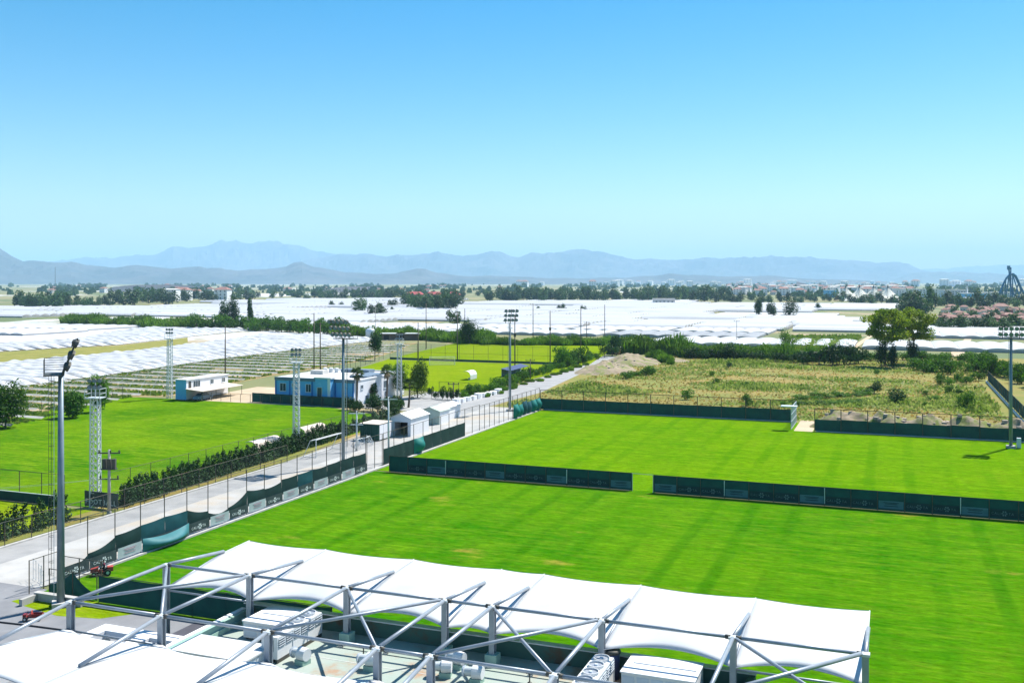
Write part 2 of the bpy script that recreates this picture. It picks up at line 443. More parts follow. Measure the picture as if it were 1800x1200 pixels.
def scrub_mat():
    m, n, l, b = nodes('scrub_ground')
    vec = n.new('ShaderNodeNewGeometry').outputs['Position']
    c = mix(n, l, ramp(n, l, tex_noise(n, l, vec, 0.07, 6, 0.65), 0.36, 0.62), (0.14, 0.175, 0.018), (0.28, 0.185, 0.04))
    c = mix(n, l, ramp(n, l, tex_noise(n, l, vec, 0.11, 6, 0.65, (0.7, 1.4, 1)), 0.52, 0.66), c, (0.115, 0.18, 0.018))
    c = mix(n, l, ramp(n, l, tex_noise(n, l, vec, 0.045, 6, 0.65, (1.0, 1.6, 1)), 0.58, 0.68), c, (0.33, 0.235, 0.11))
    c = mix(n, l, ramp(n, l, tex_noise(n, l, vec, 1.6, 6, 0.8), 0.3, 0.75), c, tuple([0.19, 0.175, 0.025]))
    l.new(c, b.inputs['Base Color']); b.inputs['Roughness'].default_value = 0.95
    bp = n.new('ShaderNodeBump'); bp.inputs['Strength'].default_value = 0.7; bp.inputs['Distance'].default_value = 0.3
    l.new(tex_noise(n, l, vec, 0.9, 8, 0.75), bp.inputs['Height']); l.new(bp.outputs[0], b.inputs['Normal'])
    return m


def hill_mat():
    m, n, l, b = nodes('hills')
    vec = n.new('ShaderNodeNewGeometry').outputs['Position']
    c = mix(n, l, ramp(n, l, tex_noise(n, l, vec, 0.0012, 8, 0.65), 0.35, 0.65), (0.025, 0.035, 0.045), (0.085, 0.078, 0.085))
    l.new(c, b.inputs['Base Color']); b.inputs['Roughness'].default_value = 0.95
    return m


M['ground'] = ground_mat(); M['scrub'] = scrub_mat(); M['hills'] = hill_mat()


# ------------------------------------------------------------------ large structure: ground, roads, pitches
def sheet(name, pts, z, m, kind='structure'):
    o = MB().poly([(p[0], p[1], z) for p in pts]).build(name, m)
    o['kind'] = kind
    return o


def rect(x0, x1, y0, y1): return [(x0, y0), (x1, y0), (x1, y1), (x0, y1)]


G0 = 36000
sheet('ground', rect(-G0, G0, -3000, G0), -0.03, M['ground'])
sheet('scrubland_ground', [(-72, 175.6), (60, 175.6), (90, 190), (170, 330), (40, 345), (-70, 335), (-82, 300), (-76, 230)], 0.0, M['scrub'])
sheet('verge', rect(-61.6, 140, 161, 176), 0.004, M['scrub'])
sheet('pitch_near', [(-61.6, 57.6), (-35.7, 57.6), (-35.7, 51.5), (-4, 51.5), (-4, 22), (150, 22), (150, 110.9), (-61.6, 110.9)], 0.012, M['grass_near'])
sheet('pitch_far', [(-61.6, 111.3), (150, 111.3), (150, 165.2), (-12.2, 165.2), (-12.2, 174.7), (-61.6, 174.7)], 0.012, M['grass_far'])
sheet('gap_turf', rect(-28.5, -25.5, 110.85, 111.35), 0.010, M['grass_near'])
sheet('pitch_left', [(-139, 82), (-79.5, 82), (-79.5, 148), (-88, 158), (-100, 163.5), (-140, 164), (-150, 163.5)], 0.012, M['grass_left'])
sheet('pitch_lower_left', rect(-150, -78.5, 30, 81), 0.012, M['grass_back'])
sheet('pitch_back', [(-128, 196), (-84, 196), (-83, 271), (-146, 271)], 0.012, M['grass_back'])
sheet('pitch_behind', [(-147, 272.2), (-82, 272.2), (-98, 368), (-160, 352)], 0.012, M['grass_back'])
sheet('road_concrete', [(-71.0, 40), (-62.6, 40), (-62.6, 176), (-73.0, 176), (-71.0, 120)], 0.006, M['concrete'])
sheet('road_asphalt', [(-74.9, 40), (-71.0, 40), (-71.0, 120), (-73.0, 176), (-71.6, 202), (-83.0, 309), (-87.5, 307), (-80.6, 205), (-81.5, 176), (-75.5, 110)], 0.0045, M['asphalt'])
sheet('yard', [(-99, 166), (-81.5, 164), (-81.0, 196), (-94, 196)], 0.006, M['asphalt'])
sheet('hedge_bed', [(-79.4, 40), (-75.3, 40), (-75.9, 110), (-81.4, 160), (-84, 158), (-79.4, 120)], 0.008, M['scrub'])
sheet('forecourt', [(-71.2, 20), (-36, 20), (-36, 57.5), (-56, 57.5), (-62, 59), (-71.2, 59)], 0.009, M['paving'])
sheet('turf_strip', [at(*p) for p in [(20, 1056), (60, 1046), (120, 1049), (184, 1060), (240, 1078), (175, 1087), (100, 1082), (40, 1064)]], 0.013, M['grass_back'])
sheet('yard_left', [(-134, 163.8), (-100, 164), (-99, 192), (-136, 190)], 0.007, M['path'])
sheet('terrace_floor', rect(-46, -36, 36, 57.3), 0.02, M['terrace'])
# kerb lines along the pitch, real steps
for nm, (x0, x1, y0, y1) in dict(pitch_kerb=(-62.5, -61.7, 60, 174.6)).items():
    MB().box(x0, x1, y0, y1, -0.02, 0.13).build('kerb', M['kerb'])['kind'] = 'structure'
MB().box(-61.4, -15.6, 174.9, 175.3, -0.02, 0.15).build('kerb', M['kerb'])['kind'] = 'structure'
MB().box(-11.8, 140, 165.4, 165.8, -0.02, 0.15).build('kerb', M['kerb'])['kind'] = 'structure'
MB().box(-75.3, -74.95, 40, 110, -0.02, 0.14).build('kerb', M['kerb'])['kind'] = 'structure'
sheet('gate_path', rect(-15.2, -12.3, 165, 178), 0.017, M['path'])

# the fields on the left, bounded as surveyed
F_HOOP = [at(*p) for p in [(-260, 800), (0, 757), (120, 726), (240, 698), (300, 697), (470, 662), (640, 634), (690, 620), (735, 602), (600, 609), (400, 631), (200, 660), (0, 686), (-260, 712)]]
F_TUN_A = [at(*p) for p in [(-260, 711), (0, 684), (200, 658), (400, 629), (600, 606), (668, 598), (560, 591), (440, 592), (330, 608), (210, 622), (0, 641), (-260, 660)]]
F_TUN_B = [at(*p) for p in [(-260, 640), (0, 618), (210, 606), (330, 592), (440, 581), (520, 579), (330, 573), (200, 583), (120, 600), (0, 606), (-260, 612)]]
sheet('field_soil', F_HOOP, 0.0, M['soil'])
sheet('crop_field_soil', F_TUN_A, -0.004, M['soil'])
sheet('crop_field_soil_rear', F_TUN_B, -0.004, M['soil'])
sheet('olive_strip', [at(*p) for p in [(-260, 659), (0, 640), (210, 621), (330, 607), (330, 593), (210, 607), (0, 619), (-260, 641)]], 0.0, mat('olive_weeds', (0.17, 0.175, 0.025), (0.25, 0.225, 0.05), 0.2, 0.95, bump=0.5, bscale=1.0))
sheet('field_path', [at(*p) for p in [(0, 733), (100, 716), (250, 690), (390, 666), (560, 641), (660, 625), (664, 621), (560, 635), (390, 659), (250, 682), (100, 705), (0, 720)]], 0.01, M['path'])
sheet('crop_patch', [at(*p) for p in [(1390, 592), (1515, 592), (1490, 612), (1395, 616)]], 0.01, mat('crop_patch', (0.10, 0.16, 0.03), (0.20, 0.20, 0.05), 0.15, 0.95, bump=0.5, bscale=1.0))
sheet('dirt_track', [at(*p) for p in [(1665, 626), (1692, 626), (1712, 588), (1703, 588)]], 0.02, M['path'])
sheet('dirt_track_mid', [at(*p) for p in [(1488, 614), (1505, 612), (1535, 590), (1527, 590)]], 0.02, M['path'])


# ------------------------------------------------------------------ mountains and haze
def ridge(name, prof, dist, depthm, seed, rough):
    """a mountain range: crest heights surveyed from the skyline, real depth behind and in front, eroded flanks"""
    n = 260
    x0, x1 = prof[0][0], prof[-1][0]

    def crest(px):
        for (a, ya), (b, yb) in zip(prof, prof[1:]):
            if a <= px <= b: return ya + (yb - ya) * (px - a) / (b - a)
        return prof[-1][1]
    mb = MB()

    def fn(u, v):
        px = x0 + (x1 - x0) * u
        jag = 1.5 * noise.fractal(Vector((px * 0.035, seed, 0.3)), 0.8, 2.1, 6) * min(1.0, (HOR - crest(px)) / 12.0 if crest(px) < HOR else 0)
        h = max(0.0, (HOR - crest(px) + jag) * dist / FPX + CAM_H)
        t = (v - 0.55) / 0.45 if v > 0.55 else (0.55 - v) / 0.55
        fall = (1 - t) ** 1.15 if v > 0.55 else (1 - t) ** 1.35
        d = dist + (v - 0.55) * depthm
        l = (px - 900) * d / FPX
        X = FW[0] * d + RT[0] * l; Y = FW[1] * d + RT[1] * l
        q = Vector((X * 0.0011 * rough, Y * 0.0011 * rough, seed))
        e = noise.ridged_multi_fractal(q, 0.9, 2.1, 6, 1.0, 2.0)
        k = 1 - abs(v - 0.55) / 0.55
        z = h * fall * (1.0 + 0.42 * (e - 1.1) * (1 - k ** 6)) + h * 0.05 * (e - 1.1)
        return (X, Y, max(-2.0, z) if 0 < v < 1 else -2.0)
    mb.grid(n, 34, fn)
    o = mb.build(name, M['hills'], smooth=False)
    o['kind'] = 'structure'
    return o


ridge('mountain_range', [(40, 470), (120, 456), (200, 451), (270, 447), (310, 433), (340, 427), (375, 424), (410, 425), (450, 428), (490, 424), (520, 430), (545, 437), (560, 443), (600, 449), (660, 452), (760, 462), (900, 490)], 24000, 5000, 1.0, 0.9)
ridge('mountain_range_middle', [(440, 490), (520, 462), (560, 453), (600, 448), (640, 446), (680, 451), (720, 447), (765, 443), (800, 445), (840, 447), (868, 442), (890, 447), (910, 453), (935, 445), (960, 439), (990, 437), (1020, 440), (1060, 444), (1100, 452), (1120, 456), (1160, 454), (1200, 455), (1230, 453), (1270, 455), (1310, 453), (1350, 450), (1380, 450), (1420, 452), (1460, 456), (1500, 458), (1540, 463), (1580, 461), (1600, 466), (1620, 474), (1650, 482), (1720, 494)], 19500, 4500, 7.0, 1.0)
ridge('mountain_range_right', [(1480, 492), (1560, 482), (1620, 474), (1700, 469), (1800, 463), (1900, 460), (2050, 466)], 29000, 5000, 3.0, 0.8)
ridge('hill_ridge_right', [(1560, 494), (1585, 485), (1602, 478), (1660, 478), (1700, 479), (1800, 483), (1900, 486), (2050, 492)], 16500, 3000, 4.0, 1.1)
ridge('foothills', [(-260, 450), (-140, 440), (-60, 425), (0, 438), (20, 448), (40, 458), (60, 460), (75, 458), (100, 462), (130, 462), (165, 467), (200, 471), (240, 466), (300, 470), (350, 468), (420, 475), (480, 471), (505, 466), (515, 460), (530, 459), (548, 468), (600, 477), (640, 481), (700, 478), (728, 473), (745, 471), (770, 479), (800, 484), (900, 486), (1000, 489), (1100, 488), (1150, 485), (1182, 481), (1205, 483), (1280, 487), (1350, 485), (1400, 489), (1500, 492), (1560, 494.5)], 10500, 2600, 5.0, 1.6)
ridge('low_hill', [(1400, 495), (1425, 501), (1445, 500), (1475, 503), (1520, 508)], 3300, 500, 9.0, 2.0)
ridge('low_hill_left', [(180, 512), (200, 504), (240, 500.5), (300, 500), (330, 502), (380, 507), (420, 512)], 2600, 500, 9.5, 2.0)
ridge('low_hill_mid', [(560, 512), (590, 505), (620, 503), (660, 504), (690, 508), (720, 513)], 2400, 400, 9.9, 2.0)

hz, hn, hl, hb = nodes('haze')
hn.remove(hb)
pv = hn.new('ShaderNodeVolumePrincipled')
pv.inputs['Color'].default_value = (0.46, 0.74, 1.0, 1)
pv.inputs['Density'].default_value = 7.2e-5
pv.inputs['Anisotropy'].default_value = 0.0
hl.new(pv.outputs[0], hn['Material Output'].inputs['Volume'])
hb_ = MB().box(-37500, 37500, -3500, 37500, -3.5, 1150)
ho = hb_.build('haze', hz)
ho['kind'] = 'stuff'

# ------------------------------------------------------------------ tensile canopy in the foreground
NX = [-40.85, -34.85, -28.4, -22.4, -19.66, -13.73, -7.22, -1.26]
YF, YN, TOP, ATT, DECK = 48.0, 40.6, 7.0, 5.58, 4.0
cn = thing('canopy_structure', 'white tensile membrane canopy on grey steel tube frame above the flat clubhouse roof', 'canopy', (-20, 44, DECK), world_parts=True)


def hbeam(x, y, z0, z1):
    m = MB()
    m.box(x - 0.15, x + 0.15, y - 0.16, y - 0.115, z0, z1); m.box(x - 0.15, x + 0.15, y + 0.115, y + 0.16, z0, z1)
    m.box(x - 0.022, x + 0.022, y - 0.115, y + 0.115, z0, z1)
    return m


def raft(t):                        # membrane line over a rafter, t = metres out from the post row
    if t < 5.5: return ATT + (6.33 - ATT) * (t / 5.5) ** 0.9
    return 6.33 + 0.10 * (t - 5.5) / 2.7


for side, Y0, sg, outl in (('far', YF, 1, 8.2), ('near', YN, -1, 8.2)):
    xs = NX if side == 'far' else NX[:7]
    for i, x in enumerate(xs):
        base = DECK if -36 < x < -5 else 0.0
        hbeam(x, Y0, base, TOP - 0.05).build('post', M['steel'], cn)
        MB().box(x - 0.32, x + 0.32, Y0 - 0.32, Y0 + 0.32, base, base + 0.55).build('post_base', M['parapet_mint'] if base > 0 else M['concrete'], cn)
        MB().box(x - 0.20, x + 0.20, Y0 - 0.20, Y0 + 0.20, TOP - 0.07, TOP + 0.05).build('node_plate', M['galv'], cn)
        MB().tube((x, Y0 + sg * 0.2, TOP), (x, Y0 + sg * 5.45, 6.42), 0.10, n=12).build('arm', M['steel'], cn, True)
        MB().tube((x, Y0 + sg * 0.15, ATT + 0.02), (x, Y0 + sg * 5.5, 6.36), 0.07, n=10).build('rafter', M['steel'], cn, True)
        MB().path([(x, Y0 + sg * t, raft(t) + 0.015) for t in (5.4, 6.3, 7.2, outl)], 0.035).build('seam', M['membrane'], cn)
        if i < len(xs) - 1:
            x2 = xs[i + 1]
            MB().tube((x + 0.25, Y0, TOP), (x2 - 0.25, Y0, TOP), 0.085, n=10).build('top_tube', M['steel'], cn, True)
            for xe in (x + 0.25, x2 - 0.25):
                sgn = 1 if xe == x + 0.25 else -1
                MB().tube((xe - sgn * 0.12, Y0, TOP), (xe + sgn * 0.12, Y0, TOP), 0.11, n=10).build('tube_joint', M['dark_steel'], cn, True)
            # membrane bay
            w = x2 - x

            def surf(u, v, x=x, x2=x2, w=w, Y0=Y0, sg=sg):
                b = math.sin(math.pi * u)
                inner = 0.16 * w * b ** 0.9
                outer = outl - 0.075 * w * b
                t = inner + (outer - inner) * v
                z = raft(t)
                h1 = 0.085 * w
                if v < 0.36: bump = (v / 0.36) ** 0.8
                elif v < 0.80: bump = 1 - 0.42 * (v - 0.36) / 0.44
                else: bump = 0.58 - 0.50 * ((v - 0.80) / 0.20)
                z += h1 * b ** 1.3 * bump - 0.02 * w * b * (1 - v) ** 2 * 0.4
                if v == 0: z -= 0.05
                return (x + w * u, Y0 + sg * t, z)
            mb = MB().grid(18, 25, surf)
            o = mb.build('membrane_panel', M['membrane'], cn, True)
            sol = o.modifiers.new('thickness', 'SOLIDIFY'); sol.thickness = 0.012
            MB().path([surf(k / 12, 0) for k in range(13)], 0.022).build('edge_cable', M['steel'], cn)
            MB().path([surf(k / 12, 1) for k in range(13)], 0.022).build('edge_cable', M['steel'], cn)
            if x < -36 or x > -8:
                MB().tube((x + 0.15, Y0, ATT - 0.1), (x2 - 0.15, Y0, ATT - 0.1), 0.06, n=8).build('lower_tie', M['steel'], cn, True)
# tubes linking both rows and the crossed braces
for i, x in enumerate(NX[:7]):
    MB().tube((x, YN + 0.2, TOP + 0.02), (x, YF - 0.2, TOP + 0.02), 0.10, n=12).build('cross_tube', M['steel'], cn, True)
for i in (0, 2, 4, 6):
    x, x2 = NX[i], NX[i + 1]
    if i == 6:
        MB().tube((x + 0.18, YF - 0.18, TOP), (x2 - 0.1, YN + 0.2, TOP - 0.02), 0.085, n=10).build('diagonal_brace', M['steel'], cn, True)
        MB().tube((x2 - 0.18, YF - 0.18, TOP + 0.06), (x + 0.15, YN + 0.2, TOP + 0.06), 0.10, n=10).build('diagonal_brace', M['steel'], cn, True)
        continue
    MB().tube((x + 0.18, YF - 0.18, TOP - 0.06), (x2 - 0.18, YN + 0.18, TOP - 0.06), 0.085, n=10).build('diagonal_brace', M['steel'], cn, True)
    MB().tube((x2 - 0.18, YF - 0.18, TOP + 0.06), (x + 0.18, YN + 0.18, TOP + 0.06), 0.085, n=10).build('diagonal_brace', M['steel'], cn, True)

# clubhouse below it
BX0, BX1, BY0, BY1 = -36.0, -6.4, 36.5, 49.5
bd = thing('clubhouse', 'flat roofed clubhouse with pale mint roof and dark inner parapet under the canopy', 'building', (-21, 43, 0), world_parts=True)
MB().box(BX0, BX1, BY0, BY1, 0, DECK - 0.15).build('wall', M['white_wall'], bd)
MB().box(BX0 + 0.3, BX1 - 0.3, BY0 + 0.3, BY1 - 0.3, DECK - 0.15, DECK).build('roof_deck', M['roof_mint'], bd)
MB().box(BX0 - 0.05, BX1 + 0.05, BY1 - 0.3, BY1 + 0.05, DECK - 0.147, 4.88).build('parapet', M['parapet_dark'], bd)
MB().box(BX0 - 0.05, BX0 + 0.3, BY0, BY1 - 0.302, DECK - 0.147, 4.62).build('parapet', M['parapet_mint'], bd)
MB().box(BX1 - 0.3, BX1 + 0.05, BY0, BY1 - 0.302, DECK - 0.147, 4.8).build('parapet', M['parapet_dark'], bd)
MB().box(BX0 - 0.12, BX1 + 0.12, BY1 - 0.36, BY1 + 0.12, 4.88, 4.94).build('coping', M['galv'], bd)
MB().box(BX0 - 0.20, BX0 + 0.10, BY0, BY1 - 0.40, 4.62, 4.68).build('coping', M['white_paint'], bd)
MB().box(BX0 + 0.302, BX0 + 0.42, BY0 + 0.5, BY1 - 0.4, DECK, 4.30).build('flashing', M['parapet_mint'], bd)
for k in range(1, 6):
    y = BY0 + 0.6 + k * 2.1
    MB().box(BX0 + 0.4, BX1 - 0.4, y - 0.02, y + 0.02, DECK, DECK + 0.012).build('deck_seam', M['flat_roof'], bd)


def chiller(name, label, loc, L, W, Hh, nfan, group=None):
    """long rooftop chiller: skid, cabinet panels, louvre banks, fans on top; long side along Y, louvres to +X"""
    t = thing(name, label, 'air conditioner', loc, group=group)
    for sx in (-W / 2 + 0.06, W / 2 - 0.06):
        MB().box(sx - 0.05, sx + 0.05, 0, L, 0.0, 0.22).build('skid_rail', M['dark_steel'], t)
    MB().box(-W / 2, W / 2, 0, L, 0.22, Hh).build('cabinet', M['white_paint'], t)
    nb = max(2, int(L / 1.4))
    for k in range(nb):
        y0 = L * k / nb + 0.10; y1 = L * (k + 1) / nb - 0.06
        ym = (y0 + y1) / 2
        for a, b_ in ((y0, ym - 0.05), (ym + 0.05, y1)):
            MB().box(W / 2, W / 2 + 0.006, a, b_, Hh * 0.58, Hh * 0.93).build('louvre_bank', M['louvre'], t)
            for q in range(4):
                z = Hh * 0.58 + Hh * 0.35 * (q + 0.5) / 4
                MB().box(W / 2 + 0.006, W / 2 + 0.05, a, b_, z, z + 0.03).build('louvre_slat', M['panel_grey'], t)
        MB().box(W / 2 + 0.002, W / 2 + 0.03, y1 + 0.02, y1 + 0.06, 0.24, Hh * 0.95).build('panel_joint', M['panel_grey'], t)
    for q in range(3):
        x = -W / 2 + 0.22 + q * 0.22
        MB().box(x, x + 0.1, -0.008, 0.0, Hh * 0.45, Hh * 0.88).build('end_grille', M['louvre'], t)
    for k in range(nfan):
        y = L * (k + 0.5) / nfan
        r = min(W * 0.40, L / nfan * 0.44)
        f = MB().revolve([(r, Hh), (r, Hh + 0.14), (r * 0.93, Hh + 0.14), (r * 0.93, Hh + 0.03)], 20, (0, y)).build('fan_ring', M['white_paint'], t, False)
        MB().revolve([(r * 0.9, Hh + 0.05), (r * 0.9, Hh + 0.06)], 20, (0, y)).build('fan_guard', M['fan'], f)
        MB().revolve([(r * 0.28, Hh + 0.06), (r * 0.2, Hh + 0.13)], 12, (0, y)).build('fan_hub', M['panel_grey'], f)
    return t


def cabinet(name, label, loc, L, W, Hh, npan, group=None):
    t = thing(name, label, 'plant cabinet', loc, group=group)
    MB().box(0, L, 0, W, 0.12, Hh).build('body', M['white_paint'], t)
    MB().box(0.1, L - 0.1, 0.1, W - 0.1, 0, 0.12).build('plinth', M['dark_steel'], t)
    for k in range(npan):
        a = L * k / npan + 0.06; b_ = L * (k + 1) / npan - 0.06
        MB().box(a, b_, -0.02, 0.0, 0.22, Hh - 0.14).build('side_panel', M['panel_grey'], t)
    MB().box(-0.06, L + 0.06, -0.06, W + 0.06, Hh, Hh + 0.06).build('lid', M['white_paint'], t)
    MB().box(0.3, L - 0.1, W * 0.5, W * 0.5 + 0.05, Hh + 0.06, Hh + 0.10).build('lid_joint', M['panel_grey'], t)
    return t


chiller('rooftop_chiller', 'long white rooftop chiller with dark louvres beside the white plant cabinet', (-30.65, 43.9, DECK), 4.3, 1.0, 1.38, 4)
cabinet('plant_cabinet', 'white flat topped plant cabinet standing left of the louvred rooftop chiller', (-34.05, 46.3, DECK), 2.8, 2.75, 1.0, 3)
chiller('rooftop_chiller', 'white rooftop chiller with row of round fans beside a dark tank', (-13.5, 42.0, DECK), 5.6, 1.0, 1.38, 6)
cabinet('plant_cabinet', 'white plant cabinet with grey side panels at the right end of the roof', (-12.3, 46.4, DECK), 3.5, 2.4, 1.2, 5)
tk = thing('roof_tank', 'dark capped cylindrical tank between the chiller and the white cabinet', 'tank', (-13.35, 48.5, DECK))
tk.scale = (0.8, 0.8, 0.8)
MB().revolve([(0.50, 0), (0.50, 1.55), (0.46, 1.62)], 20).build('body', M['navy'], tk, True)
MB().revolve([(0.56, 1.60), (0.58, 1.72), (0.50, 1.82), (0.12, 1.84)], 20).build('cap', M['dark_steel'], tk, True)
wb = thing('roof_hatch', 'low white box hatch with louvred front on the mint roof', 'roof hatch', (-35.5, 42.1, DECK))
MB().box(0, 4.6, 0, 2.3, 0, 0.62).build('body', M['white_paint'], wb)
MB().box(-0.08, 4.68, -0.08, 2.38, 0.62, 0.70).build('lid', M['membrane'], wb)
for k in range(5): MB().box(4.6, 4.62, 0.2 + k * 0.42, 0.5 + k * 0.42, 0.12, 0.5).build('side_panel', M['panel_grey'], wb)


def ventilator(loc, rz, label):
    t = thing('roof_ventilator', label, 'ventilator', loc, rz, 'ventilators on the mint roof')
    MB().box(-0.30, 0.30, -0.30, 0.30, 0, 0.26).build('kerb_box', M['parapet_mint'], t)
    MB().tube((0.32, 0, 0.52), (-0.18, 0, 0.52), 0.32, 0.36, n=16).build('motor_housing', M['white_paint'], t, False)
    MB().tube((-0.18, 0, 0.52), (-0.62, 0, 0.50), 0.24, 0.22, n=16).build('duct', M['galv'], t, False)
    MB().tube((-0.62, 0, 0.50), (-0.72, 0, 0.49), 0.30, 0.26, n=16).build('hood', M['panel_grey'], t, False)
    return t


for q, (p, lab) in enumerate((((532, 1166), 'white drum roof ventilator just right of the louvred chiller'), ((652, 1176), 'white drum roof ventilator partly hidden behind a canopy post'),
                ((783, 1188), 'white and black roof ventilator lowest on the mint roof'), ((806, 1173), 'small boxy roof ventilator nearest the parapet shadow'),
                ((838, 1199), 'roof ventilator cut by the bottom edge of the picture'))):
    a = at(p[0], p[1], DECK); ventilator((a.x, a.y, DECK), 0.25 * (q % 3) - 0.2, lab)
for px, py in ((639, 1152), (931, 1199)):
    a = at(px, py, DECK)
    vp = thing('vent_pipe', 'thin dark bent vent pipe on roof, %s' % ('left of the two' if px < 700 else 'right of the two'), 'vent pipe', (a.x, a.y, DECK), group='vent pipes on the mint roof')
    MB().path([(0, 0, 0), (0, 0, 0.42), (-0.08, 0, 0.5), (-0.16, 0, 0.44)], 0.035).build('pipe', M['dark_steel'], vp)
    MB().revolve([(0.12, 0.0), (0.10, 0.02), (0.045, 0.05)], 10).build('flange', M['dark_steel'], vp)

for k, (y0, x0, x1) in enumerate(((47.2, -28.6, -14.2), (41.6, -28.0, -14.4))):
    pp = thing('roof_pipe', 'thin grey pipe run across the mint roof, %s of two' % ('far' if k == 0 else 'near'), 'pipe', (x0, y0, DECK), group='roof pipes')
    MB().tube((0, 0, 0.16), (x1 - x0, 0, 0.16), 0.06, n=8).build('pipe', M['galv'], pp, True)
    for j in range(6):
        x = 0.3 + j * (x1 - x0 - 0.6) / 5
        MB().box(x - 0.12, x + 0.12, -0.12, 0.12, 0, 0.1).build('support_block', M['concrete'], pp)
# terrace frame left of the clubhouse: white beams over a dark floor
pg = thing('terrace_pergola', 'white beam framework over a dark terrace left of the clubhouse roof', 'pergola', (-40, 44, 0), world_parts=True)
ZT = 3.3
for y in (41.0, 43.8, 46.6): MB().box(-44.6, -36.25, y - 0.45, y + 0.45, ZT - 0.45, ZT).build('beam', M['white_wall'], pg)
for x in (-44.2, -40.9, -38.3): 
    for y0, y1 in ((36.8, 40.55), (41.45, 43.35), (44.25, 46.15)):
        MB().box(x - 0.42, x + 0.42, y0, y1, ZT - 0.452, ZT - 0.003).build('beam', M['white_wall'], pg)
for x in (-44.2, -40.9, -37.2):
    for y in (41.0, 46.6): MB().box(x - 0.2, x + 0.2, y - 0.2, y + 0.2, 0.02, ZT - 0.45).build('pillar', M['white_wall'], pg)
a = at(247, 1110, 2.0)
bb = thing('blue_strap', 'narrow dark blue strap hanging on the white terrace frame', 'strap', (-42.1, 43.3, ZT - 1.4))
MB().box(-0.12, 0.12, -0.02, 0.02, 0, 1.4).build('band', M['blue_deep'], bb)
MB().box(-0.2, 0.2, -0.06, 0.06, 0.35, 0.55).build('buckle', M['navy'], bb)
for k, (x, y) in enumerate(((-42.6, 47.5), (-39.5, 47.0))):
    be = thing('terrace_bench', 'pale slatted bench on the shaded terrace, %s of two' % ('left' if k == 0 else 'right'), 'bench', (x, y, 0.02), group='terrace benches')
    for s in range(4): MB().box(-0.9, 0.9, -0.25 + s * 0.13, -0.15 + s * 0.13, 0.42, 0.46).build('slat', M['cream'], be)
    for s in (-0.75, 0.75): MB().box(s - 0.04, s + 0.04, -0.24, 0.24, 0, 0.42).build('leg', M['dark_steel'], be)
# brown electric box at the right corner of the roof
eb = thing('brown_cabinet', 'brown metal cabinet at the right end of the clubhouse', 'cabinet', (-5.6, 47.0, 0))
MB().box(0, 0.9, 0, 0.7, 0.1, 4.6).build('body', M['wood_pole'], eb); MB().box(-0.05, 0.95, -0.05, 0.75, 4.6, 4.68).build('top', M['dark_steel'], eb); MB().box(0.1, 0.8, -0.02, 0, 0.4, 4.3).build('door', M['wood_pole'], eb)


# ------------------------------------------------------------------ fences
def text_mesh(txt, size, m, name):
    cu = bpy.data.curves.new(name, 'FONT'); cu.body = txt; cu.size = size; cu.extrude = 0.004; cu.space_character = 1.18; cu.resolution_u = 2
    ob = bpy.data.objects.new(name, cu)
    COL.objects.link(ob)
    bpy.context.view_layer.update()
    me = bpy.data.meshes.new_from_object(ob)
    me.name = name
    me.materials.clear(); me.materials.append(m)
    bpy.data.objects.remove(ob)
    xs = [v.co.x for v in me.vertices]
    return me, max(xs)


TXT = {}
for k, s in (('CALI', 0.36), ('TA', 0.36), ('FOOTBALL', 0.75)): TXT[k] = text_mesh(k, s, M['letter'], 'lettering_' + k.lower())
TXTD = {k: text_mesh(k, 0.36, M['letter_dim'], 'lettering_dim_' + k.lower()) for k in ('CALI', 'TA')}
_e = MB()
for q in range(6):                   # round petal emblem that stands in the middle of the name
    a0 = q * math.pi / 3
    p = [(0.06 * math.cos(a0), 0, 0.06 * math.sin(a0)), (0.30 * math.cos(a0 - 0.36), 0, 0.30 * math.sin(a0 - 0.36)), (0.34 * math.cos(a0), 0, 0.34 * math.sin(a0)), (0.30 * math.cos(a0 + 0.36), 0, 0.30 * math.sin(a0 + 0.36))]
    n = len(p)
    _e.add([(x, -0.012, z) for x, _, z in p] + [(x, 0.0, z) for x, _, z in p], [tuple(range(n)), tuple(range(2 * n - 1, n - 1, -1))] + [(i, i + n, (i + 1) % n + n, (i + 1) % n) for i in range(n)])
EMB = _e.mesh('emblem', M['letter'])
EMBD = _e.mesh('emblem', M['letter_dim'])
_l = MB()
for q, (w, z) in enumerate(((1.5, 0.22), (1.2, 0.10), (1.35, -0.12))): _l.box(-w / 2, w / 2, -0.008, 0.0, z - 0.026, z + 0.026)
RED = _l.mesh('slogan_lines', M['letter_red'])
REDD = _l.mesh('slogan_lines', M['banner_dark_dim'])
BAN = {}


def banner(parent, x0, w, dark, z=0.28, h=0.92, y=-0.10, dim=False):
    key = (round(w, 2), dark, dim)
    tx = TXTD if dim else TXT
    if key not in BAN:
        def s(u, v): return (w * u, -0.02 * math.sin(3.1 * u * w) * v, h * v)
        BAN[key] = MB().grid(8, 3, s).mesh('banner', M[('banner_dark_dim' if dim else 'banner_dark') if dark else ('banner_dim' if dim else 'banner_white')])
    b = link('banner', BAN[key], parent, (x0, y, z))
    if dark:
        for c in (w * 0.27, w * 0.76) if w > 4 else (w * 0.5,):
            link('lettering', tx['CALI'][0], b, (c - 0.32 - tx['CALI'][1], -0.035, 0.26), (math.pi / 2, 0, 0))
            link('emblem', EMBD if dim else EMB, b, (c + 0.05, -0.035, 0.40), (0, 0, 0), (0.85, 1, 0.85))
            link('lettering', tx['TA'][0], b, (c + 0.42, -0.035, 0.26), (math.pi / 2, 0, 0))
    elif not dim:
        link('slogan_lines', RED, b, (w / 2, -0.035, h * 0.5), scale=(min(1, w / 2.2), 1, 1))
    else:
        link('slogan_lines', REDD, b, (w / 2, -0.035, h * 0.5), scale=(min(1, w / 2.2), 1, 1))
    return b


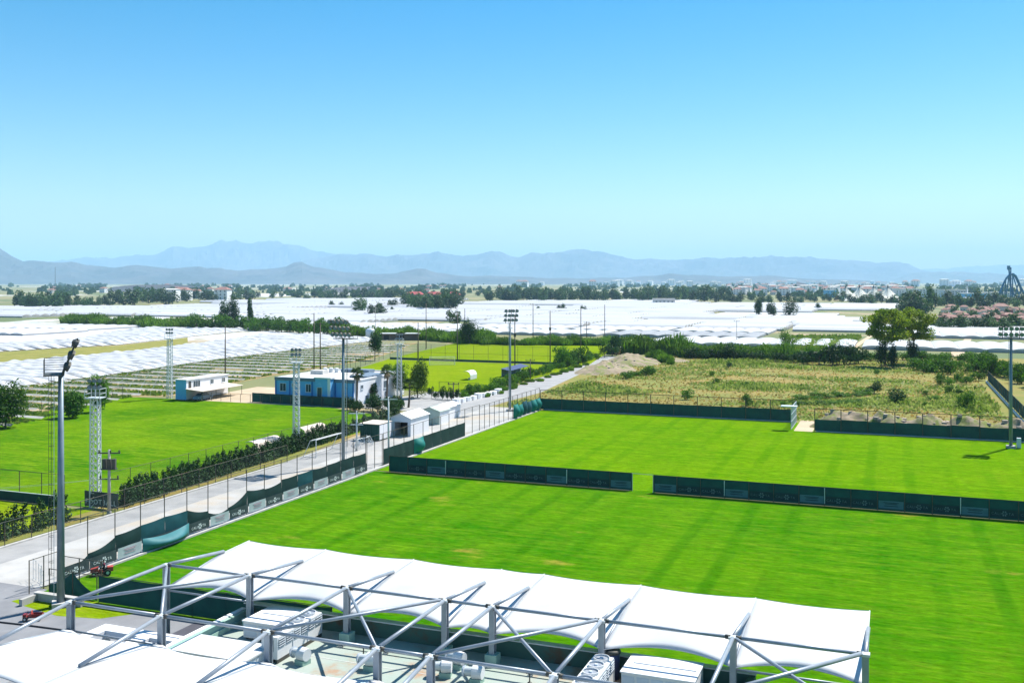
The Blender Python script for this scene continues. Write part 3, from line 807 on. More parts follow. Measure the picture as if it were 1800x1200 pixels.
def post_mesh(h, r=0.045, key={}):
    k = (round(h, 2), r)
    if k not in key: key[k] = MB().tube((0, 0, 0), (0, 0, h), r, n=6).mesh('post', M['post'])
    return key[k]


def screen(parent, x0, x1, z0, z1, m='screen', sag0=0.0, sag1=0.0, belly=0.04, y=0.0, n=8):
    L = x1 - x0
    sd = rng.uniform(0, 50)

    def s(u, v):
        top = z1 - (sag0 + (sag1 - sag0) * u) - (0.06 + (sag0 + sag1) * 0.25) * math.sin(math.pi * u) * 0.5
        z = z0 + (top - z0) * v
        yy = y - belly * math.sin(math.pi * u) * math.sin(math.pi * min(1, v * 0.95 + 0.02)) + 0.03 * noise.noise(Vector((u * 3 + sd, v * 2, 0)))
        return (x0 + L * u, yy, z)
    return MB().grid(n, 5, s).build('screen_panel', M[m], parent, True)


def fence(label, p0, p1, sp, h, screens=(), mesh_from=None, rails=(1.0,), r=0.045, group=None, cat='fence', name='fence', wire=True, skip=()):
    p0, p1 = Vector((p0[0], p0[1], 0)), Vector((p1[0], p1[1], 0))
    d = p1 - p0; L = d.length; rz = math.atan2(d.y, d.x)
    t = thing(name, label, cat, p0, rz, group)
    n = max(1, round(L / sp)); st = L / n
    for i in range(n + 1):
        if i in skip: continue
        link('post', post_mesh(h, r), t, (i * st, 0, 0))
    for k in rails:
        MB().tube((0, 0, h * k - 0.03), (L, 0, h * k - 0.03), 0.7 * r, n=5).build('rail', M['post'], t)
    if wire:
        MB().add([(0, 0.05, 0.1), (L, 0.05, 0.1), (L, 0.05, h - 0.05), (0, 0.05, h - 0.05)], [(0, 1, 2, 3)]).build('wire_mesh', M['wire'], t)
    return t, L, n, st


# fence along the road (x = -62): tall posts, green windbreak sagging in places, banners at the foot
fr, L, n, st = fence('tall post fence with sagging green windbreak and dark banners beside the concrete road', (-62.15, 60.5), (-62.15, 109.6), 3.05, 4.7)
SAG = {0: (1.5, 1.1), 1: (1.0, 0.35), 2: (0.25, 0.1), 5: (0.1, 0.8), 6: (1.0, 1.2), 7: (1.15, 0.1), 8: (0.05, 0.4), 9: (0.5, 0.25)}
for i in range(n):
    a, b_ = SAG.get(i, (rng.uniform(0, 0.12), rng.uniform(0, 0.12)))
    screen(fr, i * st, (i + 1) * st, 0.9, 2.6, 'screen_road' if i not in (3, 4, 11) else 'screen_blue', a, b_, belly=0.12 if i < 9 else 0.05, y=-0.06)
    if i in (2, 6, 8, 10, 12, 14): banner(fr, i * st + 0.1, st - 0.2, False, y=-0.22)
    else: banner(fr, i * st + 0.02, st - 0.04, True, y=-0.2)
# loose blue-green sheet bellied out at the foot
o = MB().grid(14, 8, lambda u, v: (3 * st + 2.0 * st * u, -0.25 - 0.95 * math.sin(math.pi * u) ** 0.8 * math.sin(math.pi * v) ** 0.7, 0.1 + 1.25 * v * (1 - 0.25 * math.sin(math.pi * u)))).build('loose_sheet', mat('loose_sheet', (0.05, 0.21, 0.24), (0.035, 0.16, 0.18), 0.5, 0.6, trans=0.15), fr, True)
o['label'] = 'pale blue green loose sheet bellied out at the fence foot'

fr2, L, n, st = fence('tall post fence beside the road past the corner, green windbreak bulging at one bay', (-62.15, 114.2), (-62.15, 146.2), 2.95, 4.3)
for i in range(int(n * 0.86)):
    screen(fr2, i * st, (i + 1) * st, 0.12, 2.25, 'screen_road' if i != 3 else 'screen_teal', belly=0.05 if i != 3 else 0.95, y=-0.05, n=10)
fr3, L, n, st = fence('bare tall post fence with thin wires between road and far pitch', (-62.15, 146.2), (-62.15, 161.0), 2.1, 4.1)
fr4, L, n, st = fence('tall post fence with bulging teal and blue sheets at the far pitch corner', (-62.15, 161.0), (-62.15, 174.9), 2.3, 4.1)
for i in range(n):
    screen(fr4, i * st, (i + 1) * st, 0.1, rng.uniform(2.2, 2.7), 'screen_teal' if i not in (2, 3) else 'screen_blue', belly=rng.uniform(0.45, 1.0), y=-0.1, n=10)
fg, L, n, st = fence('short open post run across the gap between the two road fences', (-62.15, 109.9), (-62.15, 113.9), 2.0, 4.3)

# middle fence between the two pitches
fm, L, n, st = fence('low dark green screen fence between the pitches, left of the gap', (-59.6, 111.1), (-28.2, 111.1), 2.62, 2.05, wire=False, r=0.055)
for i in range(n): screen(fm, i * st, (i + 1) * st, 0.06, 2.0, 'screen', belly=0.03, y=0.09, n=4)
for i in range(1, n):
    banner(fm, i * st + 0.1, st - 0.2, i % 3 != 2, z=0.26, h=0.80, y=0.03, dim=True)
for i in (3, 9): MB().box(i * st - 0.05, i * st + 0.05, -0.09, -0.06, 0.3, 1.9).build('pale_strap', M['galv'], fm)
fm2, L, n, st = fence('long low dark green screen fence between the pitches, right of the gap', (-25.6, 110.9), (62.0, 110.9), 2.62, 2.05, wire=False, r=0.055)
for i in range(n):
    screen(fm2, i * st, (i + 1) * st, 0.06, 2.0, 'screen', belly=0.03, y=0.09, n=4)
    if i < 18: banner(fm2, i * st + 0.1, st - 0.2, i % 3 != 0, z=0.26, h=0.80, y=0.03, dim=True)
for i in (3, 7, 12, 15): MB().box(i * st - 0.04, i * st + 0.04, -0.09, -0.06, 0.3, 1.95).build('pale_strap', M['galv'], fm2)
fl = thing('field_gate', 'thin open gate frame spanning the gap in the middle fence', 'gate', (-28.2, 111.0, 0))
MB().tube((0, 0, 2.02), (2.6, -0.1, 2.02), 0.03, n=5).build('top_bar', M['galv'], fl); MB().tube((0.08, 0, 0), (0.08, 0, 2.0), 0.035, n=6).build('side_bar', M['galv'], fl)
MB().tube((2.52, -0.1, 0), (2.52, -0.1, 2.0), 0.035, n=6).build('side_bar', M['galv'], fl)
for j in range(2): MB().box(-59.5 if j == 0 else -25.5, -28.3 if j == 0 else 62, 111.3, 111.45, -0.02, 0.12).build('kerb', M['kerb'])['kind'] = 'structure'

# back fences of the far pitch
fb, L, n, st = fence('tall back fence with green windbreak behind the far pitch, left run', (-62.0, 175.1), (-15.8, 175.1), 4.2, 3.75, r=0.075)
for i in range(n): screen(fb, i * st, (i + 1) * st, 0.12, 2.15, belly=0.03, y=0.12, n=5)
fb2, L, n, st = fence('tall back fence with green windbreak behind the far pitch, right run', (-12.0, 165.6), (52.0, 165.6), 4.05, 3.7, r=0.075)
for i in range(n): screen(fb2, i * st, (i + 1) * st, 0.12, 1.95 + 0.1 * (i % 2), belly=0.03, y=0.12, n=5)
ga = thing('lattice_gate', 'open pale lattice gate leaf with small roof at the far pitch', 'gate', (-15.7, 166.0, 0), math.pi / 2)
for k in range(4): MB().tube((0, 0, 0.15 + k * 1.15), (9.0, 0, 0.15 + k * 1.15), 0.05, n=5).build('rail', M['galv'], ga)
for k in range(10): MB().tube((k * 1.0, 0, 0), (k * 1.0, 0, 3.6), 0.05, n=5).build('bar', M['galv'], ga)
MB().box(-0.3, 1.2, -0.9, 1.6, 3.7, 3.85).build('roof', M['panel_grey'], ga)
# screened fence running away at the right
fx = at(1800, 742)
fs, L, n, st = fence('dark screened boundary fence running away at the right edge of the scrubland', (fx.x + 0.2, 178), (fx.x + 0.2, 262), 4.0, 2.6, wire=False)
for i in range(n): screen(fs, i * st, (i + 1) * st, 0.25, 2.5, belly=0.03, y=-0.05, n=3)
MB().box(fx.x - 0.3, fx.x - 0.02, 176, 262, -0.02, 0.35).build('kerb', M['white_wall'])['kind'] = 'structure'

# near screens at the pitch corner behind the canopy
f1, L, n, st = fence('dark green screen fence behind the canopy at the near pitch edge', (-55.6, 58.0), (-35.5, 58.0), 2.85, 2.05, wire=False)
for i in range(n): screen(f1, i * st, (i + 1) * st, 0.05, 2.0, belly=0.03, y=-0.05, n=4)
f2, L, n, st = fence('sagging dark green screen by the near corner floodlight mast', (-60.9, 58.4), (-56.0, 58.2), 2.45, 1.9, wire=False)
screen(f2, 0, st, 0.05, 1.85, sag0=1.2, sag1=0.0, belly=0.2); screen(f2, st, 2 * st, 0.05, 1.85, sag0=0.0, sag1=1.4, belly=0.2)
f3, L, n, st = fence('low dark wire enclosure at the corner of road and forecourt', (-62.1, 57.6), (-62.1, 60.4), 1.4, 2.6)
f4, L, n, st = fence('short dark rail fence across the corner beside the mast', (-62.1, 60.4), (-57.5, 60.2), 2.3, 2.3)
for k, (x, y) in enumerate(((-64.9, 60.6), (-63.9, 60.2), (-63.2, 59.7))):
    g = thing('wire_gate', 'thin wire gate panel left standing on the road, %s of three' % ('left', 'middle', 'right')[k], 'gate', (x, y, 0), -0.5, 'wire gate panels on the road')
    for s in (0, 0.8): MB().tube((s, 0, 0), (s, 0, 1.7 - 0.2 * k), 0.02, n=5).build('upright', M['galv'], g)
    for z in (0.15, 0.9, 1.6 - 0.2 * k): MB().tube((0, 0, z), (0.8, 0, z), 0.015, n=5).build('bar', M['galv'], g)
pw = thing('planter_wall', 'low concrete planter wall at the foot of the near mast', 'wall', (-60.5, 56.6, 0))
MB().box(0, 4.5, 0, 0.35, 0, 0.55).build('wall', M['concrete'], pw); MB().box(-0.05, 4.55, -0.05, 0.4, 0.55, 0.62).build('coping', M['kerb'], pw); MB().box(0, 0.3, -1.4, 0.0, 0, 0.5).build('end_wall', M['concrete'], pw)

# wire fence along the hedge on the left side of the road
fh, L, n, st = fence('low wire fence between the hedge and the asphalt road', (-75.1, 58), (-75.4, 112), 3.0, 2.3)
fh2, L, n, st = fence('wire fence of the left pitch behind the young hedge', (-79.2, 84), (-79.6, 146), 3.2, 3.4, r=0.035)
fh3, L, n, st = fence('thin wire fence along the far left edge of the left pitch', (-139.6, 84), (-150, 163), 3.4, 2.2)
fh4, L, n, st = fence('low wire fence at the head of the left pitch by the clubhouse yard', (-131, 164.4), (-100.5, 164.4), 2.4, 1.7)
fh5, L, n, st = fence('tall wire net fence across the two back pitches', (-145.5, 271.6), (-84.5, 271.6), 4.6, 5.0, rails=(1.0, 0.5))
screen(fh5, 0, L, 0.05, 0.7, belly=0, n=2)
fh6, L, n, st = fence('wire fence along the left side of the back pitches', (-129, 197), (-147.5, 271), 5.0, 3.0)
fh7, L, n, st = fence('wire fence on the near side of the back pitch behind the yard', (-93, 196.2), (-83.6, 196.2), 2.3, 2.2)
lw = thing('pitch_board', 'dark green board wall dividing the two left pitches', 'wall', (-112, 81.4, 0))
for k in range(11): MB().box(k * 2.6, k * 2.6 + 2.57, 0, 0.08, 0.0, 1.0).build('board', M['screen'], lw)
MB().box(0, 28.6, -0.03, 0.11, 1.0, 1.06).build('coping', M['galv'], lw)
fh8, L, n, st = fence('thin tall wire fence on top of the green board wall', (-112, 81.8), (-83.2, 81.8), 3.2, 3.3)
sg = thing('football_board', 'dark board lettered in white beside the transformer pole', 'sign', (-80.6, 82.0, 0))
for k, (x0, x1) in enumerate(((0, 2.2), (2.24, 4.5))): MB().box(x0, x1, 0, 0.06, 0.15, 1.75).build('board_panel', M['banner_dark'], sg)
link('lettering', TXT['FOOTBALL'][0], sg, (0.12, -0.012, 0.42), (math.pi / 2, 0, 0), (min(1.0, 4.2 / TXT['FOOTBALL'][1]), 1, 1))
for x in (0.1, 2.22, 4.4): MB().box(x - 0.04, x + 0.04, 0.06, 0.12, 0, 1.8).build('stake', M['dark_steel'], sg)


# ------------------------------------------------------------------ masts, towers and poles
_lamp = MB()
_lamp.revolve([(0.10, -0.26), (0.26, -0.10), (0.31, 0.10), (0.31, 0.16)], 10)
LAMP = _lamp.mesh('floodlight', M['dark_steel'])
GLS = MB().revolve([(0.285, 0.161), (0.28, 0.166)], 10).mesh('lamp_glass', M['slate'])


def mast(label, loc, h, yaw, rows, ncol, r0=0.30, ladder=True, platform=True, cabinet_=False):
    """tubular floodlight mast; local +Y is the way the lamps face"""
    t = thing('floodlight_mast', label, 'floodlight', loc, yaw)
    MB().tube((0, 0, 0), (0, 0, h), r0, r0 * 0.62, n=12).build('pole', M['mast_steel'], t, True)
    MB().box(-0.6, 0.6, -0.6, 0.6, 0, 0.35).build('footing', M['concrete'], t)
    if ladder:
        ld = MB()
        x = -r0 - 0.16
        ld.tube((-0.2, x, 0.6), (-0.2, x, h), 0.022, n=4); ld.tube((0.2, x, 0.6), (0.2, x, h), 0.022, n=4)
        z = 0.8
        while z < h: ld.tube((-0.2, x, z), (0.2, x, z), 0.014, n=4); z += 0.38
        ld.build('ladder', M['galv'], t)
        cg = MB(); z = 2.4
        while z < h:
            pts = [(0.30 * math.cos(math.pi * k / 6), x - 0.36 * math.sin(math.pi * k / 6), z) for k in range(7)]
            cg.path(pts, 0.016, 4); z += 0.95
        for k in (1, 3, 5): cg.tube((0.30 * math.cos(math.pi * k / 6), x - 0.36 * math.sin(math.pi * k / 6), 2.4), (0.30 * math.cos(math.pi * k / 6), x - 0.36 * math.sin(math.pi * k / 6), h), 0.018, n=4)
        cg.build('ladder_cage', M['dark_steel'], t)
    if platform:
        pl = MB().box(-ncol * 0.30, ncol * 0.30, -1.15, 0.25, h - 0.08, h).build('platform', M['dark_steel'], t)
        rl = MB()
        xx = ncol * 0.30
        for z in (0.4, 0.75, 1.1):
            rl.path([(-xx, 0.2, h + z), (-xx, -1.12, h + z), (xx, -1.12, h + z), (xx, 0.2, h + z)], 0.025, 4)
        for px in (-xx, -xx / 2, 0, xx / 2, xx): rl.tube((px, -1.12, h), (px, -1.12, h + 1.1), 0.025, n=4)
        rl.build('railing', M['dark_steel'], pl)
    for r_ in range(rows):
        z = h + 0.35 + r_ * 0.85; y = 0.40 + r_ * 0.28
        bar = MB().tube((-ncol * 0.36, y - 0.2, z), (ncol * 0.36, y - 0.2, z), 0.05, n=6).build('lamp_bar', M['dark_steel'], t)
        for c in range(ncol):
            x = (c - (ncol - 1) / 2) * 0.70
            lm = link('floodlight', LAMP, t, (x, y + 0.05, z + 0.18), (math.radians(-118), 0, 0))
            link('lamp_glass', GLS, lm)
    fr_ = MB()
    for x in (-ncol * 0.22, ncol * 0.22): fr_.tube((x, 0.05, h - 0.1), (x, 0.3 + rows * 0.28, h + rows * 0.85), 0.05, n=6)
    fr_.tube((0, 0.05, h - 0.3), (0, 0.3 + rows * 0.28, h + rows * 0.85), 0.06, n=6)
    fr_.build('head_frame', M['dark_steel'], t)
    if cabinet_: MB().box(-1.3, -0.75, -0.3, 0.3, 0.1, 1.5).build('switch_box', M['panel_grey'], t)
    return t


mast('tall steel floodlight mast with caged ladder at the near left corner', (-57.6, 56.3, 0), 17.2, -math.pi / 4, 3, 4)
mast('steel floodlight mast in front of the blue building', (-67.2, 112.6, 0), 16.6, math.pi * 0.95, 3, 5, 0.24, platform=True)
mast('slim steel floodlight mast by the teal sheets beside the road', (-66.6, 171.2, 0), 16.4, -math.pi * 0.80, 3, 4, 0.21, platform=False)
a = at(1777, 787)
mast('steel floodlight mast at the right edge of the far pitch', (a.x, a.y, 0), 15.9, math.pi, 2, 5, 0.25, platform=True, cabinet_=True)


def lattice(label, loc, h, w=0.62, yaw=0.0):
    t = thing('lattice_tower', label, 'lattice tower', loc, yaw)
    w0 = w
    legs = [(-1, -1), (1, -1), (1, 1), (-1, 1)]

    def c(k, z): s = w0 * (1 - 0.12 * z / h) / 2; return (legs[k][0] * s, legs[k][1] * s, z)
    for k in range(4): MB().tube(c(k, 0), c(k, h), 0.075, n=5).build('leg', M['galv'], t)
    nb = int(h / 0.75)
    for k in range(4):
        br = MB(); k2 = (k + 1) % 4
        for i in range(nb):
            z0, z1 = h * i / nb, h * (i + 1) / nb
            br.tube(c(k, z0), c(k2, z1), 0.042, n=4); br.tube(c(k, z0), c(k2, z0), 0.042, n=4)
        br.build('bracing', M['galv'], t)
    MB().box(-0.8, 0.8, -0.8, 0.8, h, h + 0.08).build('platform', M['galv'], t)
    rl = MB()
    for z in (0.5, 1.0): rl.path([(-0.8, -0.8, h + z), (0.8, -0.8, h + z), (0.8, 0.8, h + z), (-0.8, 0.8, h + z), (-0.8, -0.8, h + z)], 0.03, 4)
    for x in (-0.8, 0.8):
        for y in (-0.8, 0.8): rl.tube((x, y, h), (x, y, h + 1.0), 0.03, n=4)
    rl.build('railing', M['galv'], t)
    MB().tube((0, 0, h), (0, 0, h + 1.9), 0.06, n=5).build('head_post', M['galv'], t)
    for z in (1.1, 1.8):
        MB().tube((-0.7, 0, h + z), (0.7, 0, h + z), 0.04, n=5).build('lamp_bar', M['galv'], t)
        for x in (-0.55, 0.0, 0.55):
            lm = link('floodlight', LAMP, t, (x, -0.15, h + z + 0.1), (math.radians(115), 0, 0), (0.8, 0.8, 0.8)); link('lamp_glass', GLS, lm)
    return t


lattice('white lattice floodlight tower nearest, beside the transformer pole', (-79.5, 82.4, 0), 11.6, 0.85, 0.35)
lattice('white lattice floodlight tower in front of the blue building', (-79.9, 121.0, 0), 12.4, 0.8, 0.35)
lattice('white lattice floodlight tower beside the white cabin on the left', (-139.2, 164.6, 0), 12.3, 0.9, 0.3)
lattice('white lattice floodlight tower beside the round topped tree and palms', (-95.2, 181.8, 0), 11.2, 0.9, 0.3)


def pole(px, top, base, label, m='wood_pole', r=0.15, arms=0, name='pole', group='tall poles around the back pitches', cat='pole', lamp=False):
    p = at(px, base); h = CAM_H * (base - top) / (base - HOR)
    t = thing(name, label, cat, (p.x, p.y, 0), YAW, group)
    MB().tube((0, 0, 0), (0, 0, h), r * 1.2, r * 0.8, n=7).build('shaft', M[m], t, True)
    MB().revolve([(r * 1.7, 0), (r * 1.5, 0.25), (r * 1.15, 0.3)], 8).build('collar', M['conc_pole'], t)
    for k in range(arms):
        z = h - 0.35 - k * 1.6; w = 1.15 - 0.25 * k
        ar = MB().box(-w, w, -0.06, 0.06, z - 0.06, z + 0.06).build('cross_arm', M['dark_steel'] if m != 'galv' else M['galv'], t)
        for x in (-w * 0.9, 0.12, w * 0.9): MB().revolve([(0.05, z + 0.06), (0.085, z + 0.15), (0.085, z + 0.27), (0.04, z + 0.32)], 7, (x, 0)).build('insulator', M['dark_steel'], ar)
    if lamp:
        MB().box(-0.3, 0.3, -0.2, 0.2, h * 0.62, h * 0.62 + 0.9).build('lamp_box', M['dark_steel'], t)
    return t


for q in ((396, 572, 676, 'dark pole standing right behind the white cabin', 1), (552, 550, 652, 'tall dark pole behind the blue building, thicker of the two', 0), (563, 567, 658, 'slimmer pole just right of the thick pole behind the blue building', 1),
          (735, 567, 635, 'dark pole left of the round topped tree at the field edge', 0), (749, 533, 614, 'tall thin pole rising left of the net fence', 0), (804, 548, 634, 'tall thin pole at the left part of the net fence', 0),
          (905, 553, 655, 'tall dark pole behind the blue dugout roof', 0), (967, 546, 637, 'tall dark pole at the right end of the net fence', 0), (937, 534, 605, 'tall thin pole on the far side of the rearmost pitch', 0),
          (1021, 540, 620, 'tall thin pole near the end of the lane', 0), (1063, 535, 600, 'tall thin pole at the far right of the rearmost pitch', 0), (1031, 565, 597, 'short pole with lamp before the long greenhouse', 1), (817, 542, 598, 'thin pole rising behind the dark round tree', 0)):
    pole(q[0], q[1], q[2], q[3], arms=q[4], lamp=q[0] in (967, 905, 397))
for q in ((627, 722, 792, 'pale power pole with white cross arm above the hedge', 'galv', 2), (683, 697, 812, 'pale tall power pole at the corner of the screen fence', 'galv', 1),
          (797, 672, 704, 'dark power pole with raised arms by the conifer row', 'wood_pole', 1), (932, 631, 668, 'dark power pole with raised arms in the lane hedge', 'wood_pole', 1),
          (660, 541, 580, 'far power pole before the greenhouses left of the net fence', 'conc_pole', 1), (1295, 563, 600, 'far power pole before the greenhouses above the reeds', 'conc_pole', 1), (100, 545, 562, 'far power pole at the left end of the reed row', 'conc_pole', 1)):
    pole(q[0], q[1], q[2], q[3], q[4], 0.12, q[5], 'power_pole', 'power poles', 'power pole')
tp = pole(192, 790, 903, 'power pole with transformer and black insulators beside the nearest lattice tower', 'conc_pole', 0.16, 1, 'power_pole', 'power poles', 'power pole')
MB().box(-0.75, 0.75, -0.3, 0.3, 4.6, 4.72).build('transformer_bracket', M['dark_steel'], tp)
for x in (-0.5, 0.0, 0.5): MB().box(x - 0.17, x + 0.17, -0.2, 0.2, 4.72, 5.7).build('transformer', M['dark_steel'], tp)
MB().box(-1.0, 1.0, -0.05, 0.05, 3.55, 3.66).build('cross_arm', M['dark_steel'], tp)
for x in (-0.9, 0.9): MB().revolve([(0.06, 3.66), (0.1, 3.8), (0.05, 4.0)], 7, (x, 0)).build('insulator', M['dark_steel'], tp)
pc = at(192, 903)
cb = thing('power_cable', 'pair of thin pale cables running left from the transformer pole', 'cable', (pc.x, pc.y, 0))
for k in (0, 1):
    e = Vector((-40, -22 + k * 5, -0.2))
    MB().path([(e.x * u, e.y * u, 3.7 + e.z * u - 1.2 * math.sin(math.pi * u)) for u in [i / 12 for i in range(13)]], 0.014, 4).build('strand', M['galv'], cb)


# ------------------------------------------------------------------ buildings and sheds left of the road
def window(parent, x0, x1, z0, z1, y, axis='x', m='white_paint', mull=1):
    """framed window on a wall facing -Y (axis x) or +X (axis y)"""
    t = 0.08

    def b(a0, a1, c0, c1, d0, d1):
        if axis == 'x': return MB().box(a0, a1, y - d1, y - d0, c0, c1)
        return MB().box(y + d0, y + d1, a0, a1, c0, c1)
    w = b(x0, x1, z0, z1, 0.0, 0.02).build('window', M['glass'], parent)
    b(x0 - t, x0, z0 - t, z1 + t, 0, 0.07).build('frame', M[m], w); b(x1, x1 + t, z0 - t, z1 + t, 0, 0.07).build('frame', M[m], w)
    b(x0, x1, z1, z1 + t, 0, 0.07).build('frame', M[m], w); b(x0, x1, z0 - t, z0, 0, 0.07).build('frame', M[m], w)
    b(x0 - t - 0.05, x1 + t + 0.05, z0 - t - 0.06, z0 - t, 0, 0.14).build('sill', M[m], w)
    for k in range(mull):
        c = x0 + (x1 - x0) * (k + 1) / (mull + 1)
        b(c - 0.035, c + 0.035, z0, z1, 0.02, 0.06).build('mullion', M[m], w)
    return w


bl = thing('blue_building', 'blue fronted flat roofed building with slate parapet band and white side wall', 'building', (-106, 178, 0), world_parts=True)
X0, X1, Y0, Y1, HB = -115.6, -97.6, 167.6, 188.5, 5.0
MB().box(X0, X1, Y0, Y1, 0, HB - 0.35).build('wall', M['white_wall'], bl)
fa = MB().box(X0 - 0.02, X1 - 0.0, Y0 - 0.06, Y0 - 0.002, 0, HB - 0.62).build('front_facade', M['blue_wall'], bl)
MB().box(X0 - 0.1, X1 + 0.1, Y0 - 0.16, Y0 + 0.25, HB - 0.62, HB).build('parapet_band', M['slate'], bl)
for x0, x1, y0, y1 in ((X0 - 0.1, X0 + 0.2, Y0 + 0.252, Y1 - 0.252), (X1 - 0.2, X1 + 0.1, Y0 + 0.252, Y1 - 0.252), (X0 - 0.1, X1 + 0.1, Y1 - 0.25, Y1 + 0.1)):
    MB().box(x0, x1, y0, y1, HB - 0.36, HB - 0.05).build('parapet', M['white_wall'], bl)
MB().box(X0 + 0.21, X1 - 0.21, Y0 + 0.26, Y1 - 0.26, HB - 0.349, HB - 0.30).build('roof', M['flat_roof'], bl)
for x in (X0 + 0.15, X0 + 3.45, X0 + 5.4, X0 + 8.6, X0 + 13.9, X1 - 0.15):
    MB().box(x - 0.14, x + 0.14, Y0 - 0.16, Y0 - 0.062, 0, HB - 0.625).build('pilaster', M['blue_deep'], bl)
for x0, x1 in ((1.2, 2.5), (7.2, 8.3)): window(bl, X0 + x0, X0 + x1, 2.3, 3.75, Y0 - 0.06)
for x0, x1 in ((0.5, 1.3), (15.6, 17.0)): window(bl, X0 + x0, X0 + x1, 0.4, 1.3, Y0 - 0.06)
window(bl, X0 + 4.0, X0 + 4.6, 3.3, 3.8, Y0 - 0.06, mull=0)
stw = MB().box(X0 + 10.2, X0 + 13.6, Y0 - 1.5, Y0 - 0.07, 0, HB + 0.15).build('stair_tower', M['blue_wall'], bl)
MB().box(X0 + 10.0, X0 + 13.8, Y0 - 1.65, Y0 + 2.2, HB + 0.15, HB + 0.42).build('roof', M['white_wall'], stw)
MB().box(X0 + 13.0, X0 + 13.62, Y0 - 1.56, Y0 - 1.502, 0.9, HB + 0.14).build('panel', M['white_wall'], stw)
window(stw, X0 + 10.7, X0 + 11.7, 1.5, 3.4, Y0 - 1.5, mull=0); window(stw, X0 + 10.9, X0 + 11.7, 0.3, 0.9, Y0 - 1.5, mull=0)
for y0, y1 in ((170.2, 171.0), (175.2, 176.4), (179.6, 180.9), (184.6, 185.8)): window(bl, y0, y1, 2.3 if y0 > 172 else 3.0, 3.7, X1, 'y', 'panel_grey')
for y0, y1 in ((172, 173.2), (180, 181.2)): window(bl, y0, y1, 0.5, 1.5, X1, 'y', 'panel_grey')
MB().box(X0 + 1.5, X0 + 4.5, 178, 180, HB - 0.30, HB + 0.5).build('roof_box', M['flat_roof'], bl)
MB().box(X0 + 5.2, X0 + 12.0, 184, 186.5, HB - 0.30, HB + 0.35).build('roof_box', M['slate'], bl)
MB().box(X0 + 13.2, X0 + 17.2, 174, 182, HB - 0.30, HB + 0.10).build('solar_panel', M['slate'], bl)
for k in range(3): MB().revolve([(0.45, HB - 0.3), (0.45, HB + 0.55), (0.2, HB + 0.7)], 12, (X0 + 2.0 + k * 1.4, 183)).build('water_tank', M['white_paint'], bl)
# green screen in front of the building
fbl, L, n, st = fence('low dark green screen in front of the blue building', (-119.5, 165.4), (-98.0, 164.6), 2.4, 1.9, wire=False)
for i in range(n): screen(fbl, i * st, (i + 1) * st, 0.05, 1.85, belly=0.02, n=3)

cbn = thing('white_cabin', 'white prefab cabin with blue end wall and cream lean-to awning', 'cabin', (-134.7, 169, 0), world_parts=True)
MB().box(-136.0, -133.4, 162.6, 176.0, 0.2, 4.1).build('wall', M['white_wall'], cbn)
MB().box(-136.02, -133.38, 162.54, 162.598, 0.2, 4.1).build('end_wall', M['blue_wall'], cbn)
MB().box(-136.2, -133.2, 162.4, 176.2, 4.1, 4.25).build('roof', M['white_paint'], cbn)
for y in (163, 169, 175.5): MB().box(-135.9, -133.5, y, y + 0.3, 0, 0.2).build('footing', M['concrete'], cbn)
for y0, y1, z0, z1 in ((164.8, 166.8, 2.5, 3.7), (170.2, 171.1, 2.7, 3.6), (174.0, 174.9, 2.7, 3.6)): window(cbn, y0, y1, z0, z1, -133.4, 'y', mull=2 if y0 < 166 else 1)
MB().box(-133.4, -133.36, 163.3, 164.1, 2.2, 3.8).build('door', M['dark_steel'], cbn)
MB().add([(-133.35, 162.2, 2.35), (-129.2, 162.2, 2.0), (-129.2, 175.6, 2.0), (-133.35, 175.6, 2.35), (-133.35, 162.2, 2.43), (-129.2, 162.2, 2.08), (-129.2, 175.6, 2.08), (-133.35, 175.6, 2.43)],
         [(3, 2, 1, 0), (4, 5, 6, 7), (0, 1, 5, 4), (1, 2, 6, 5), (2, 3, 7, 6), (3, 0, 4, 7)]).build('awning', M['cream'], cbn)
for y in (162.5, 166.8, 171, 175.3): MB().tube((-129.35, y, 0), (-129.35, y, 2.02), 0.05, n=6).build('awning_post', M['dark_steel'], cbn)


def car(label, loc, rz, paint):
    t = thing('parked_car', label, 'car', loc, rz)
    prof = [(-2.1, 0.35), (-2.15, 0.75), (-1.95, 0.95), (-1.35, 1.0), (-0.75, 1.42), (0.75, 1.45), (1.45, 1.02), (2.05, 0.9), (2.15, 0.5), (2.1, 0.32)]
    n = len(prof)
    mb = MB().add([(x, -0.82 + (0.14 if z > 1.1 else 0), z) for x, z in prof] + [(x, 0.82 - (0.14 if z > 1.1 else 0), z) for x, z in prof],
                  [tuple(range(n)), tuple(range(2 * n - 1, n - 1, -1))] + [(i, i + n, (i + 1) % n + n, (i + 1) % n) for i in range(n)])
    mb.build('body', paint, t)
    for s in (-1, 1):
        MB().add([(x, s * 0.80, z) for x, z in ((-1.1, 1.05), (-0.68, 1.36), (0.68, 1.38), (1.2, 1.05))], [(0, 1, 2, 3)]).build('side_window', M['glass'], t)
        for x in (-1.3, 1.3):
            w = MB().tube((x, s * 0.62, 0.32), (x, s * 0.84, 0.32), 0.32, n=14).build('wheel', M['tyre'], t)
            MB().tube((x, s * 0.841, 0.32), (x, s * 0.85, 0.32), 0.18, n=10).build('rim', M['galv'], w)
        MB().box(2.1, 2.16, s * 0.62 - 0.14, s * 0.62 + 0.14, 0.62, 0.76).build('headlight', M['panel_grey'], t)
    MB().add([(0.80, -0.62, 1.445), (0.80, 0.62, 1.445), (1.44, 0.72, 1.06), (1.44, -0.72, 1.06)], [(0, 1, 2, 3)]).build('windscreen', M['glass'], t)
    return t


car('dark grey car parked under the cream cabin awning', (-130.9, 164.6, 0), -math.pi / 2, M['slate'])


